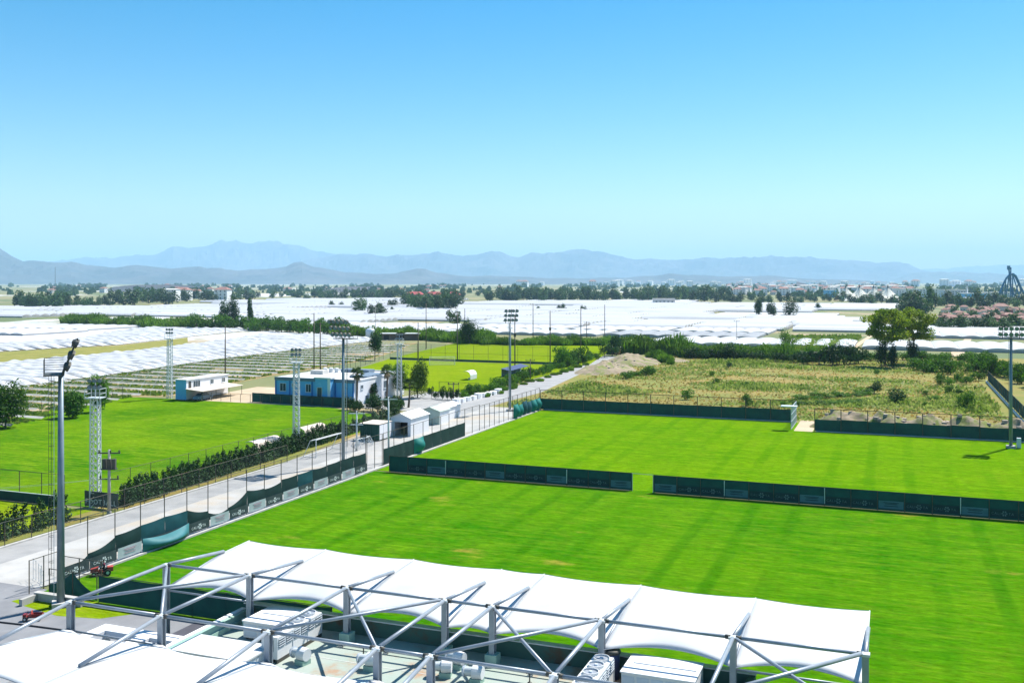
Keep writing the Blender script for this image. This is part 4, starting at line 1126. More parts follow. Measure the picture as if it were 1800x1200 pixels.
def shed(name, label, x0, x1, y0, y1, h, rise, wall, roof, front=None, door=None, cat='shed'):
    """gabled shed, ridge along Y, gable towards -Y"""
    t = thing(name, label, cat, ((x0 + x1) / 2, y0, 0), world_parts=True)
    xm = (x0 + x1) / 2
    if door:                        # walls round a real opening
        d0, d1, dz = door
        MB().box(x0, d0, y0, y0 + 0.12, 0, h).box(d1, x1, y0, y0 + 0.12, 0, h).box(d0, d1, y0, y0 + 0.12, dz, h).build('front_wall', front or wall, t)
        MB().box(d0, d1, y0 + 2.2, y0 + 2.3, 0, dz).build('dark_backing', M['black'], t)  # black sheet behind the opening, its colour stands in for the unlit interior
    else:
        MB().box(x0, x1, y0, y0 + 0.12, 0, h).build('front_wall', front or wall, t)
    MB().box(x0, x0 + 0.12, y0 + 0.121, y1, 0, h).build('side_wall', wall, t); MB().box(x1 - 0.12, x1, y0 + 0.121, y1, 0, h).build('side_wall', wall, t)
    MB().box(x0 + 0.121, x1 - 0.121, y1 - 0.12, y1, 0, h).build('back_wall', wall, t)
    if rise > 0.05:
        for y in (y0 + 0.02, y1 - 0.1):
            MB().add([(x0, y, h), (x1, y, h), (xm, y, h + rise), (x0, y + 0.08, h), (x1, y + 0.08, h), (xm, y + 0.08, h + rise)], [(0, 1, 2), (5, 4, 3), (0, 3, 4, 1), (1, 4, 5, 2), (2, 5, 3, 0)]).build('gable', front or wall, t)
    o = 0.2
    for s, xa in ((-1, x0 - o), (1, x1 + o)):
        zl = h - (rise / (xm - x0)) * o + 0.02
        MB().add([(xa, y0 - o, zl), (xm, y0 - o, h + rise + 0.02), (xm, y1 + o, h + rise + 0.02), (xa, y1 + o, zl), (xa, y0 - o, zl + 0.07), (xm, y0 - o, h + rise + 0.09), (xm, y1 + o, h + rise + 0.09), (xa, y1 + o, zl + 0.07)],
                 [(3, 2, 1, 0), (4, 5, 6, 7), (0, 1, 5, 4), (1, 2, 6, 5), (2, 3, 7, 6), (3, 0, 4, 7)]).build('roof_sheet', roof, t)
    return t


shed('white_shed', 'large white gabled shed with dark open doorway beside the road', -73.4, -69.9, 137.2, 143.6, 2.8, 0.72, M['white_wall'], M['tin'], M['panel_grey'], (-72.7, -70.4, 2.2))
shed('green_shed', 'small pale green gabled shed with a black doorway', -74.9, -71.3, 150.6, 154.6, 2.2, 0.62, M['white_wall'], M['green_shed'], M['green_shed'], (-73.9, -73.2, 1.7))
shed('white_store', 'white long roofed store behind the small green shed', -75.4, -72.2, 155.4, 161.2, 2.2, 0.45, M['white_wall'], M['white_paint'], None, None)
ct = thing('green_container', 'dark green storage container with white front doors beside the hedge', 'container', (-73.2, 131.6, 0), world_parts=True)
MB().box(-75.6, -72.4, 131.6, 135.6, 0.12, 2.5).build('body', M['green_dark'], ct)
for k in range(10): MB().box(-75.55 + k * 0.32, -75.43 + k * 0.32, 131.54, 131.599, 0.2, 2.4).build('rib', M['green_dark'], ct)
for k in range(3): MB().box(-72.399, -72.34, 131.8 + k * 1.25, 132.95 + k * 1.25, 0.2, 2.4).build('door', M['white_wall'], ct)
MB().box(-75.7, -72.3, 131.5, 135.7, 2.5, 2.58).build('roof', M['cream'], ct)
# goal frame on the road side
gl = thing('goal_frame', 'white portable football goal standing at the road edge by the hedge', 'goal', (-73.6, 116.2, 0), math.pi / 2)
MB().tube((0, 0, 0), (0, 0, 2.44), 0.06, n=8).build('upright', M['white_paint'], gl); MB().tube((7.32, 0, 0), (7.32, 0, 2.44), 0.06, n=8).build('upright', M['white_paint'], gl)
MB().tube((0, 0, 2.44), (7.32, 0, 2.44), 0.06, n=8).build('crossbar', M['white_paint'], gl)
for x in (0, 7.32): MB().path([(x, 0, 2.44), (x, 0.9, 2.3), (x, 2.0, 0.06), (x, 0, 0.06)], 0.04).build('side_frame', M['white_paint'], gl)
MB().tube((0, 2.0, 0.06), (7.32, 2.0, 0.06), 0.04, n=6).build('ground_bar', M['white_paint'], gl); MB().tube((0, 0.9, 2.3), (7.32, 0.9, 2.3), 0.035, n=6).build('rear_bar', M['white_paint'], gl)
# heap of pipes and scrap beside the goal
for k in range(7):
    x, y = -73.3 + rng.uniform(-0.8, 0.8), 126.0 + k * 0.75
    g = thing('scrap_frame', 'bent pale metal frame lying in the scrap row past the goal', 'scrap', (x, y, 0), rng.uniform(0, 3), 'scrap frames by the road')
    MB().path([(-0.9, -0.3, 0.05), (-0.7, 0, 0.9), (0.5, 0.1, 1.0), (1.0, -0.2, 0.05)], 0.045).build('bent_tube', M['galv'], g)
    MB().path([(-0.6, 0.5, 0.04), (0.2, 0.4, 0.5), (0.9, 0.5, 0.04)], 0.04).build('loose_tube', M['galv'], g)


def dugout(label, x, y, rz, roofm, L=6.0):
    t = thing('dugout', label, 'dugout', (x, y, 0), rz)
    prof = [(0.0, 0.1), (-0.05, 1.2), (0.25, 1.85), (0.8, 2.15), (1.4, 2.15), (1.8, 2.0)]
    MB().grid(1, 5, lambda u, v: (L * u, 0.0 - prof[int(round(v * 5))][0], prof[int(round(v * 5))][1])).build('shell', roofm, t, False)
    MB().grid(1, 5, lambda u, v: (L * u, -0.04 - prof[int(round(v * 5))][0] * 0.97, prof[int(round(v * 5))][1] - 0.05)).build('lining', M['panel_grey'], t)
    for x_ in (0.03, L / 2, L - 0.03): MB().path([(x_, -p[0] - 0.03, p[1] - 0.03) for p in prof], 0.035, 5).build('rib', M['galv'], t)
    MB().box(0.2, L - 0.2, -0.75, -0.35, 0.42, 0.48).build('bench', M['panel_grey'], t)
    for x_ in (0.5, L - 0.5): MB().box(x_ - 0.05, x_ + 0.05, -0.7, -0.4, 0, 0.42).build('leg', M['galv'], t)
    return t


dugout('cream curved dugout shelter nearer the canopy beside the left pitch', -81.2, 113.4, math.pi / 2 + math.pi, M['cream'], 6.0).location.y += 6
dugout('cream curved dugout shelter further up beside the left pitch', -82.0, 126.6, math.pi / 2 + math.pi, M['cream'], 6.0).location.y += 6
dugout('white curved dugout shelter beside the back pitch and lane', -96.6, 225.5, -math.pi / 2, M['white_paint'], 4.0)
a = at(905, 663)
db = thing('blue_stand', 'long low dark blue roofed stand beside the lane and back pitch', 'shelter', (-91.5, 232, 0), math.pi / 2 + 0.05)
MB().add([(0, -1.2, 1.5), (16, -1.2, 1.5), (16, 1.2, 2.0), (0, 1.2, 2.0), (0, -1.2, 1.58), (16, -1.2, 1.58), (16, 1.2, 2.08), (0, 1.2, 2.08)], [(3, 2, 1, 0), (4, 5, 6, 7), (0, 1, 5, 4), (1, 2, 6, 5), (2, 3, 7, 6), (3, 0, 4, 7)]).build('roof', M['navy'], db)
for k in range(5): MB().tube((0.3 + k * 3.85, -1.0, 0), (0.3 + k * 3.85, -1.0, 1.52), 0.06, n=6).build('post', M['dark_steel'], db)
MB().box(0, 16, 1.0, 1.1, 0, 1.93).build('back_wall', M['slate'], db)
ns = thing('portable_goal', 'pale netted portable goal out on the back pitch', 'goal', (at(755, 642).x, at(755, 642).y, 0), 0.5)
MB().path([(0, 0, 0), (0, 0, 2.4), (7.3, 0, 2.4), (7.3, 0, 0)], 0.06).build('frame', M['white_paint'], ns)
MB().path([(0, 0, 2.4), (0, 1.8, 0.05), (7.3, 1.8, 0.05), (7.3, 0, 2.4)], 0.04).build('rear_frame', M['white_paint'], ns)
nt = MB()
for k in range(25): nt.tube((7.3 * k / 24, 0, 2.4), (7.3 * k / 24, 1.8, 0.05), 0.02, n=3)
for k in range(9): nt.tube((0, 1.8 * k / 8, 2.4 - 2.35 * k / 8), (7.3, 1.8 * k / 8, 2.4 - 2.35 * k / 8), 0.02, n=3)
nt.build('net', M['white_paint'], ns)['kind'] = 'stuff'
cr = thing('wooden_crate', 'small orange brown wooden hut at the end of the lane', 'crate', (-86.2, 317.5, 0), 0.2)
MB().box(-1.6, 1.6, -1.2, 1.2, 0.1, 2.4).build('body', M['wood_crate'], cr); MB().box(-1.6, -0.3, -1.24, -1.2, 0.3, 2.2).build('door', M['black'], cr); MB().box(-1.8, 1.8, -1.4, 1.4, 2.4, 2.52).build('roof', M['tin'], cr)
for k, px in enumerate((680, 726)):
    a = at(px - 42, 590 + k)
    h = thing('field_hut', 'low field hut with pale roof behind the hoop rows, %s of two' % ('left' if k == 0 else 'right'), 'hut', (at(690 + k * 27, 598).x, at(690 + k * 27, 598).y, 0), YAW, 'field huts')
    MB().box(-4.5, 4.5, 0, 5, 0, 2.6).build('wall', M['wood_pole'], h); MB().box(-5, 5, -0.8, 5.3, 2.6, 2.85).build('roof', M['tin'], h); MB().box(-3.5, -1.5, -0.03, 0, 0.1, 2.1).build('door', M['black'], h)
a = at(651, 595)
wt = thing('white_tank', 'pale cylindrical water tank by the hedge behind the hoop rows', 'tank', (a.x, a.y, 0))
MB().revolve([(2.0, 0), (2.0, 3.6), (1.4, 4.2), (0.3, 4.5)], 16).build('shell', M['panel_grey'], wt, True); MB().revolve([(0.4, 4.45), (0.4, 4.7)], 10).build('lid', M['white_paint'], wt)
for k in range(9):
    a = at(815 + k * 0, 0 + 700) if False else None
    x, y = -80.6 + 0.14 * k, 178 + k * 2.4
    rk = thing('white_block', 'white painted kerb block in the row left of the lane', 'block', (x, y, 0), rng.uniform(-0.1, 0.1), 'white blocks along the lane')
    MB().prism([(-0.5, -0.9), (0.5, -0.9), (0.6, 0), (0.5, 0.9), (-0.5, 0.9), (-0.6, 0)], 0, 0.9 + rng.uniform(-0.2, 0.2)).build('block', M['white_wall'], rk)


# ------------------------------------------------------------------ mowers and the rider
def wheel(parent, x, y, r, w):
    o = MB().tube((x, y - w / 2, r), (x, y + w / 2, r), r, n=14).build('wheel', M['tyre'], parent)
    MB().tube((x, y - w / 2 - 0.012, r), (x, y + w / 2 + 0.012, r), r * 0.5, n=10).build('rim', M['galv'], o)


mw = thing('riding_mower', 'faded red ride-on mower being driven along the pitch fence', 'mower', (-60.6, 63.4, 0.02), 0.75)
mw.scale = (0.7, 0.7, 0.7)
MB().add([(-1.15, -0.32, 0.45), (-0.25, -0.34, 0.5), (-0.25, 0.34, 0.5), (-1.15, 0.32, 0.45), (-1.1, -0.24, 0.82), (-0.25, -0.30, 1.0), (-0.25, 0.30, 1.0), (-1.1, 0.24, 0.82)], [(3, 2, 1, 0), (4, 5, 6, 7), (0, 1, 5, 4), (1, 2, 6, 5), (2, 3, 7, 6), (3, 0, 4, 7)]).build('bonnet', M['red_faded'], mw)
MB().box(-0.25, 0.75, -0.36, 0.36, 0.40, 0.56).build('chassis', M['red_faded'], mw)
MB().box(0.72, 1.35, -0.40, 0.40, 0.46, 0.95).build('hopper', M['red_faded'], mw)
MB().box(0.15, 0.62, -0.24, 0.24, 0.56, 0.72).build('seat', M['black'], mw); MB().box(0.60, 0.70, -0.24, 0.24, 0.70, 1.12).build('seat_back', M['black'], mw)
MB().path([(-0.22, 0, 0.98), (-0.05, 0, 1.15)], 0.03).build('steering_column', M['dark_steel'], mw)
MB().path([(-0.05 + 0.06 * math.sin(t), 0.19 * math.cos(t), 1.16 + 0.1 * math.sin(t)) for t in [i * math.pi / 6 for i in range(13)]], 0.02, 5).build('steering_wheel', M['black'], mw)
MB().box(-0.7, 0.7, -0.62, 0.62, 0.12, 0.26).build('cutter_deck', M['dark_steel'], mw)
for x, r, w in ((-0.75, 0.27, 0.2), (0.75, 0.36, 0.28)):
    for s in (-0.5, 0.5): wheel(mw, x, s, r, w)


def skinned(name, pts, edges, radii, m, parent=None, loc=(0, 0, 0), rz=0, root=0):
    me = bpy.data.meshes.new(name); me.from_pydata(pts, edges, []); me.materials.append(m)
    o = link(name, me, parent, loc, (0, 0, rz))
    sk = o.modifiers.new('skin', 'SKIN')
    if not me.skin_vertices: me.skin_vertices.new() if hasattr(me.skin_vertices, 'new') else None
    for i, r in enumerate(radii):
        me.skin_vertices[0].data[i].radius = (r, r)
        me.skin_vertices[0].data[i].use_root = (i == root)
    ss = o.modifiers.new('smooth', 'SUBSURF'); ss.levels = 1; ss.render_levels = 2
    return o


pr = thing('person', 'person in dark red shirt and black cap driving the red mower', 'person', (-60.6 + 0.21 * math.cos(0.75), 63.4 + 0.21 * math.sin(0.75), 0.02), 0.75)
pr.scale = (0.7, 0.7, 0.7)
try:
    # facing -X (forward on the mower): pelvis, spine, neck, head, arms to the wheel, thighs forward, feet on the deck
    P_ = [(0.05, 0, 0.80), (0.08, 0, 1.02), (0.06, 0, 1.26), (0.03, 0, 1.40), (-0.01, 0, 1.50), (-0.02, 0, 1.64),
          (0.05, 0.20, 1.30), (-0.05, 0.26, 1.06), (-0.30, 0.17, 1.12), (0.05, -0.20, 1.30), (-0.05, -0.26, 1.06), (-0.30, -0.17, 1.12),
          (0.03, 0.11, 0.80), (-0.38, 0.17, 0.84), (-0.46, 0.18, 0.44), (-0.60, 0.18, 0.40), (0.03, -0.11, 0.80), (-0.38, -0.17, 0.84), (-0.46, -0.18, 0.44), (-0.60, -0.18, 0.40)]
    E_ = [(0, 1), (1, 2), (2, 3), (3, 4), (4, 5), (2, 6), (6, 7), (7, 8), (2, 9), (9, 10), (10, 11), (0, 12), (12, 13), (13, 14), (14, 15), (0, 16), (16, 17), (17, 18), (18, 19)]
    R_ = [0.15, 0.145, 0.155, 0.065, 0.09, 0.085, 0.065, 0.05, 0.04, 0.065, 0.05, 0.04, 0.09, 0.07, 0.052, 0.045, 0.09, 0.07, 0.052, 0.045]
    skinned('body', P_, E_, R_, M['trousers'], pr)
    sv = [P_[1], P_[2], (P_[2][0], 0.1, 1.33), P_[6], (0.0, 0.23, 1.17), (P_[2][0], -0.1, 1.33), P_[9], (0.0, -0.23, 1.17), (0.06, 0, 0.86)]
    skinned('shirt', sv, [(8, 0), (0, 1), (1, 2), (2, 3), (3, 4), (1, 5), (5, 6), (6, 7)], [0.158, 0.17, 0.09, 0.08, 0.066, 0.09, 0.08, 0.066, 0.155], M['shirt'], pr)
    MB().revolve([(0.055, 1.46), (0.085, 1.52), (0.096, 1.60), (0.09, 1.68), (0.05, 1.73)], 14, (-0.02, 0)).build('head', M['skin'], pr, True)
    MB().revolve([(0.102, 1.63), (0.104, 1.68), (0.085, 1.74), (0.03, 1.77)], 14, (-0.015, 0)).box(-0.22, -0.09, -0.075, 0.075, 1.635, 1.655).build('cap', M['black'], pr)
    for s in (-1, 1):
        hd = MB()
        hd.box(-0.37, -0.29, s * 0.17 - 0.04, s * 0.17 + 0.04, 1.09, 1.135)
        for q in range(4): hd.path([(-0.37, s * 0.17 - 0.03 + q * 0.02, 1.115), (-0.41 + 0.004 * q, s * 0.17 - 0.03 + q * 0.02, 1.13), (-0.42, s * 0.17 - 0.03 + q * 0.02, 1.10)], 0.009, 5)
        hd.path([(-0.32, s * 0.13, 1.12), (-0.36, s * 0.11, 1.14)], 0.010, 5)
        hd.build('hand', M['skin'], pr)
except Exception as ex:
    print('person', ex)

m2 = thing('red_cart', 'dark red utility mower parked empty on the grey forecourt', 'mower', (at(57, 1090).x, at(57, 1090).y, 0.02), -2.6)
m2.scale = (0.52, 0.52, 0.6)
MB().box(-0.95, 0.45, -0.42, 0.42, 0.38, 0.50).build('chassis', M['dark_steel'], m2)
MB().box(-1.35, 0.0, -0.45, -0.40, 0.42, 0.82).box(-1.35, 0.0, 0.40, 0.45, 0.42, 0.82).box(-1.35, -1.30, -0.40, 0.40, 0.42, 0.82).box(-0.05, 0.0, -0.40, 0.40, 0.42, 0.82).box(-1.30, -0.05, -0.40, 0.40, 0.42, 0.47).build('cargo_bed', M['red_paint'], m2)
MB().box(0.10, 0.45, -0.35, 0.35, 0.50, 0.78).build('seat', M['red_faded'], m2); MB().box(0.05, 0.12, -0.35, 0.35, 0.76, 1.15).build('seat_back', M['red_faded'], m2)
MB().box(0.70, 1.15, -0.40, 0.40, 0.34, 0.80).build('bonnet', M['red_paint'], m2)
MB().path([(0.72, 0, 0.78), (0.58, 0, 1.05)], 0.03).build('steering_column', M['black'], m2)
MB().path([(0.56 + 0.05 * math.sin(t), 0.17 * math.cos(t), 1.06 + 0.1 * math.sin(t)) for t in [i * math.pi / 6 for i in range(13)]], 0.02, 5).build('steering_wheel', M['black'], m2)
for x in (-0.85, 0.85):
    for s in (-0.48, 0.48): wheel(m2, x, s, 0.28, 0.2)
cab = thing('floor_cable', 'dark cable protector lying across the grey forecourt', 'cable', (-60, 52, 0.015))
MB().path([(-6.5, -1.0, 0.03), (-3, -0.6, 0.03), (0, -0.1, 0.03), (3.2, 0.2, 0.03), (6.5, 0.4, 0.03)], 0.07, 6).build('duct', M['black'], cab)
MB().box(-6.7, -6.4, -1.15, -0.85, 0, 0.08).build('end_ramp', M['black'], cab)


# ------------------------------------------------------------------ vegetation
def leaf_cloud(blobs, n, size, r, inner=0.55, up=0.0, slim=0.5):
    """n leaf-sized faces spread through the volume of overlapping clumps (centre, rx, ry, rz)"""
    mb = MB()
    ws = [b[1] * b[3] for b in blobs]
    for _ in range(n):
        b = r.choices(blobs, ws)[0]
        d = Vector((r.gauss(0, 1), r.gauss(0, 1), r.gauss(0, 1))).normalized()
        k = inner + (1.06 - inner) * r.random() ** 0.6
        p = Vector((b[0][0] + d.x * b[1] * k, b[0][1] + d.y * b[2] * k, b[0][2] + d.z * b[3] * k))
        if p.z < 0.02: p.z = 0.02 + r.random() * 0.1
        nrm = (d + Vector((r.gauss(0, 0.6), r.gauss(0, 0.6), r.gauss(0, 0.6) + up))).normalized()
        a = nrm.orthogonal().normalized()
        a.rotate(Matrix.Rotation(r.random() * 6.28, 3, nrm)); c = nrm.cross(a)
        s = size * r.uniform(0.6, 1.35)
        mb.add([p - a * s, p + c * s * slim + nrm * s * 0.12, p + a * s, p - c * s * slim], [(0, 1, 2, 3)])
    return mb


def blobs_round(r, R, H, n, z0=0.3):
    out = []
    for _ in range(n):
        t = r.random() * 6.28; k = r.random() ** 0.5 * 0.62
        z = z0 + (H - z0) * (0.25 + 0.6 * r.random())
        q = r.uniform(0.32, 0.52)
        f = math.sqrt(max(0.1, 1 - ((z - z0) / (H - z0) - 0.45) ** 2 * 2.6))
        out.append(((R * k * math.cos(t) * f, R * k * math.sin(t) * f, z), R * q, R * q, (H - z0) * q * 0.72))
    return out


rv = random.Random(5)
SHRUB = [leaf_cloud(blobs_round(rv, 1.0, 1.0, 7, 0.12), 620, 0.085, rv).mesh('crown', M['lf_shrub']) for _ in range(4)]
SHRUB_D = [leaf_cloud(blobs_round(rv, 1.0, 1.0, 7, 0.12), 620, 0.085, rv).mesh('crown', M['lf_dark']) for _ in range(3)]
STEM = MB().tube((0, 0, 0), (0.03, 0, 0.45), 0.05, 0.03, n=5).tube((0, 0, 0.2), (0.25, 0.1, 0.6), 0.03, 0.02, n=4).tube((0, 0, 0.15), (-0.22, -0.12, 0.6), 0.03, 0.02, n=4).mesh('stem', M['bark'])


def reed_mesh(r):
    mb = MB()
    for _ in range(330):
        t = r.random() * 6.28; k = r.random() ** 0.5
        x, y = k * math.cos(t), k * math.sin(t)
        h = (0.55 + 0.5 * r.random()) * (1.05 - 0.35 * k)
        lx, ly = x * 0.18 + r.gauss(0, 0.07), y * 0.18 + r.gauss(0, 0.07)
        w = 0.035; a = r.random() * 6.28
        dx, dy = w * math.cos(a), w * math.sin(a)
        mb.add([(x - dx, y - dy, 0), (x + dx, y + dy, 0), (x + lx * 0.5 + dx * 1.3, y + ly * 0.5 + dy * 1.3, h * 0.62), (x + lx * 0.5 - dx * 1.3, y + ly * 0.5 - dy * 1.3, h * 0.62), (x + lx * 1.6, y + ly * 1.6, h)],
               [(0, 1, 2, 3), (3, 2, 4)])
    cl = leaf_cloud([((0, 0, 0.45), 0.85, 0.85, 0.42)], 230, 0.09, r)
    mb.add(cl.v, cl.f)
    return mb.mesh('blades', M['lf_reed'])


REED = [reed_mesh(rv) for _ in range(3)]


def tree_limbs(r, H, R, z_split, n, r0, lean=0.0):
    mb = MB()
    top = Vector((lean, 0, z_split))
    mb.tube((0, 0, 0), (lean * 0.4, 0, z_split * 0.55), r0 * 1.25, r0, n=8); mb.tube((lean * 0.4, 0, z_split * 0.55), top, r0, r0 * 0.8, n=8)
    tips = []
    for i in range(n):
        t = 6.28 * i / n + r.uniform(-0.3, 0.3); e = r.uniform(0.3, 0.75)
        q = top + Vector((math.cos(t) * R * e, math.sin(t) * R * e, (H - z_split) * r.uniform(0.3, 0.8)))
        m_ = top.lerp(q, 0.5) + Vector((0, 0, (H - z_split) * 0.08))
        mb.tube(top, m_, r0 * 0.55, r0 * 0.36, n=6); mb.tube(m_, q, r0 * 0.36, r0 * 0.12, n=5)
        tips.append(q)
    return mb, tips


def tree(name, label, loc, H, R, leafm, n, size, seed, z_split=0.35, group=None, cat='tree', nblob=16, low=0.25, rz=0.0, slimcrown=1.0, trunk_r=0.03, dense=None):
    r = random.Random(seed)
    t = thing(name, label, cat, loc, rz, group)
    mb, tips = tree_limbs(r, H, R, H * z_split, 7, H * trunk_r * 0.5)
    mb.build('trunk', M['bark'], t, True)
    bl_ = []
    for q in tips: bl_.append(((q.x, q.y, q.z), R * r.uniform(0.3, 0.42), R * r.uniform(0.3, 0.42), min(R, H * 0.3) * r.uniform(0.24, 0.34)))
    for _ in range(nblob):
        a_ = r.random() * 6.28; z = H * (low + (0.96 - low) * r.random())
        f = math.sin(math.pi * min(1, max(0.08, (z / H - low * 0.6) / (1.04 - low * 0.6)))) ** 0.6
        k = R * f * (0.35 + 0.5 * r.random())
        q_ = r.uniform(0.16, 0.30) if name == 'poplar_tree' else r.uniform(0.26, 0.46)
        bl_.append(((k * math.cos(a_), k * math.sin(a_) * slimcrown, z), R * q_, R * q_, min(R, H * 0.3) * q_ * 0.85))
    if dense is None: dense = name in ('round_tree', 'bushy_tree', 'field_tree', 'willow_tree', 'dark_poplar')
    if dense:
        bl_ = blobs_round(r, R, H, 16, H * low * 0.6) + [((0, 0, H * 0.55), R * 0.62, R * 0.62, H * (0.92 - low) * 0.45)]
    leaf_cloud(bl_, n, size, r, 0.4).build('crown', leafm, t)
    return t


a, b_ = at(1556, 644), at(1606, 640)
tree('poplar_tree', 'tall loose crowned tree, left of the pair beyond the scrubland', (a.x, a.y, 0), 16.3, 7.0, M['lf_big'], 8000, 0.32, 21, 0.42, nblob=48, low=0.46, cat='tree')
tree('poplar_tree', 'tall denser crowned tree, right of the pair beyond the scrubland', (b_.x, b_.y, 0), 16.2, 6.0, M['lf_big'], 8000, 0.30, 25, 0.40, nblob=48, low=0.44)
for px, py, Hh, W, sd, lab in ((1549, 646, 7.6, 2.5, 31, 'dark narrow bushy tree at the foot of the big tree pair'), (1568, 648, 6.0, 1.7, 32, 'small dark narrow tree beside the left big trunk'), (1604, 641, 6.5, 2.0, 33, 'dark ivy clad tree around the right big trunk')):
    a = at(px, py); tree('bushy_tree', lab, (a.x, a.y, 0), Hh, W, M['lf_dark'], 1800, 0.22, sd, 0.15, nblob=14, low=0.1)
a = at(734, 699); tree('round_tree', 'dense rounded dark green tree standing in the yard by the back pitch', (a.x, a.y, 0), 7.4, 2.5, M['lf_tree'], 5000, 0.17, 41, 0.2, nblob=26, low=0.12)
a = at(659, 633); tree('round_tree', 'small dark tree standing alone at the hoop field corner', (a.x, a.y, 0), 8.8, 2.5, M['lf_dark'], 1800, 0.26, 42, 0.45, nblob=14, low=0.5)
a = at(825, 604); tree('round_tree', 'dark round tree at the far edge of the rearmost pitch', (a.x, a.y, 0), 9.2, 3.8, M['lf_dark'], 2600, 0.30, 43, 0.2, nblob=18, low=0.12)
a = at(692, 700); tree('willow_tree', 'drooping green tree behind the right palm', (a.x, a.y + 3, 0), 6.4, 2.1, M['lf_shrub'], 2200, 0.17, 44, 0.3, nblob=18, low=0.2)
a = at(653, 676); tree('round_tree', 'round green bush tree behind the white wall roof', (-103.5, 195, 0), 5.6, 3.0, M['lf_shrub'], 1800, 0.2, 45, 0.25, nblob=16, low=0.15)
for q in ((10, 752, 7.0, 3.6, 'dark bushy tree at the left edge of the left pitch'), (128, 734, 4.4, 2.7, 'low dark bush tree behind the left pitch, second from left'), (173, 724, 6.4, 2.2, 'dark upright bush tree behind the nearest lattice tower')):
    a = at(q[0], q[1]); tree('bushy_tree', q[4], (a.x, a.y, 0), q[2], q[3], M['lf_shrub'], 3200, 0.24, int(q[0]) + 50, 0.1, nblob=18, low=0.0)
for px, py, Hh, W, lab in ((393, 579, 14, 4.0, 'dark poplar in the reed row, leftmost of three'), (409, 579, 15, 4.0, 'dark poplar in the reed row, middle of three'), (440, 577, 14, 2.2, 'thin crooked dark poplar in the reed row, rightmost of three')):
    a = at(px, py); tree('dark_poplar', lab, (a.x, a.y, 0), Hh, W, M['lf_dark'], 1500, 0.45, int(px), 0.15, nblob=14, low=0.12)
for px, py, Hh, W, lab in ((1334, 558, 12.5, 4.6, 'dark tree among the greenhouses, left of three'), (1355, 558, 10.0, 4.4, 'dark tree among the greenhouses, middle of three'), (1388, 559, 14.0, 6.6, 'broad reddish dark tree among the greenhouses, right of three'), (1383, 615, 6.8, 3.6, 'pointed bright green tree standing in the reed belt')):
    a = at(px, py); tree('field_tree', lab, (a.x, a.y, 0), Hh, W, M['lf_dark'] if py < 600 else M['lf_reed'], 1800, 0.42 if py < 600 else 0.24, int(px), 0.12, nblob=16, low=0.08)


def palm(label, px, py, H, R, seed, skirt=True):
    r = random.Random(seed)
    p = at(px, py)
    t = thing('palm_tree', label, 'palm', (p.x, p.y, 0), group='palms by the blue building')
    pts = [(0.25 * math.sin(2.2 * k / 6), 0, H * k / 6) for k in range(7)]
    mb = MB()
    for i in range(6): mb.tube(pts[i], pts[i + 1], 0.24 - 0.015 * i, 0.225 - 0.015 * i, n=8)
    mb.build('trunk', M['palm_bark'], t)
    top = Vector(pts[-1])
    fr_, dd = MB(), MB()
    for k in range(34):
        az = r.random() * 6.28; el = r.uniform(-0.5, 1.35)
        d = Vector((math.cos(az) * math.cos(el), math.sin(az) * math.cos(el), math.sin(el)))
        s = top + d * R * 0.5
        fr_.tube(top, s, 0.02, 0.015, n=4)
        side = d.cross(Vector((0, 0, 1))).normalized(); upv = side.cross(d)
        for j in range(11):
            a_ = (j - 5) * 0.24
            q = s + (d * math.cos(a_) + side * math.sin(a_)) * R * 0.62 - Vector((0, 0, 1)) * R * 0.16 * abs(j - 5) / 5 - Vector((0, 0, R * 0.12))
            w = (side * math.cos(a_) - d * math.sin(a_)) * 0.055
            m_ = s.lerp(q, 0.55) + upv * 0.04
            fr_.add([s, m_ + w, q, m_ - w], [(0, 1, 2, 3)])
    fr_.build('fronds', M['lf_palm'], t)
    if skirt:
        for k in range(60):
            az = r.random() * 6.28; z = r.uniform(0.15, 1.5)
            p0 = top + Vector((0.15 * math.cos(az), 0.15 * math.sin(az), -z * 0.6))
            q = p0 + Vector((0.6 * math.cos(az + r.gauss(0, 0.3)), 0.6 * math.sin(az), -0.75 - 0.3 * r.random()))
            w = Vector((-math.sin(az), math.cos(az), 0)) * 0.12
            dd.add([p0, p0.lerp(q, 0.6) + w, q, p0.lerp(q, 0.6) - w], [(0, 1, 2, 3)])
        dd.build('dead_fronds', M['lf_dead'], t)


palm('fan palm in front of the white side wall of the blue building', 626, 712, 6.3, 1.45, 1)
palm('fan palm with broad crown at the rear corner of the blue building', 679, 705, 6.1, 1.5, 2)
palm('short fan palm standing alone on the grey yard', 718, 716, 4.3, 1.55, 3, False)


def shrub(loc, w, h, label, group, meshes=SHRUB, name='shrub', rz=None, stem=True, cat='shrub'):
    k = rv.randrange(len(meshes))
    t = thing(name, label, cat, loc, rv.random() * 6.28 if rz is None else rz, group)
    t.scale = (w, w * rv.uniform(0.85, 1.15), h)
    link('crown' if meshes is not REED else 'blades', meshes[k], t)
    if stem: link('stem', STEM, t)
    return t


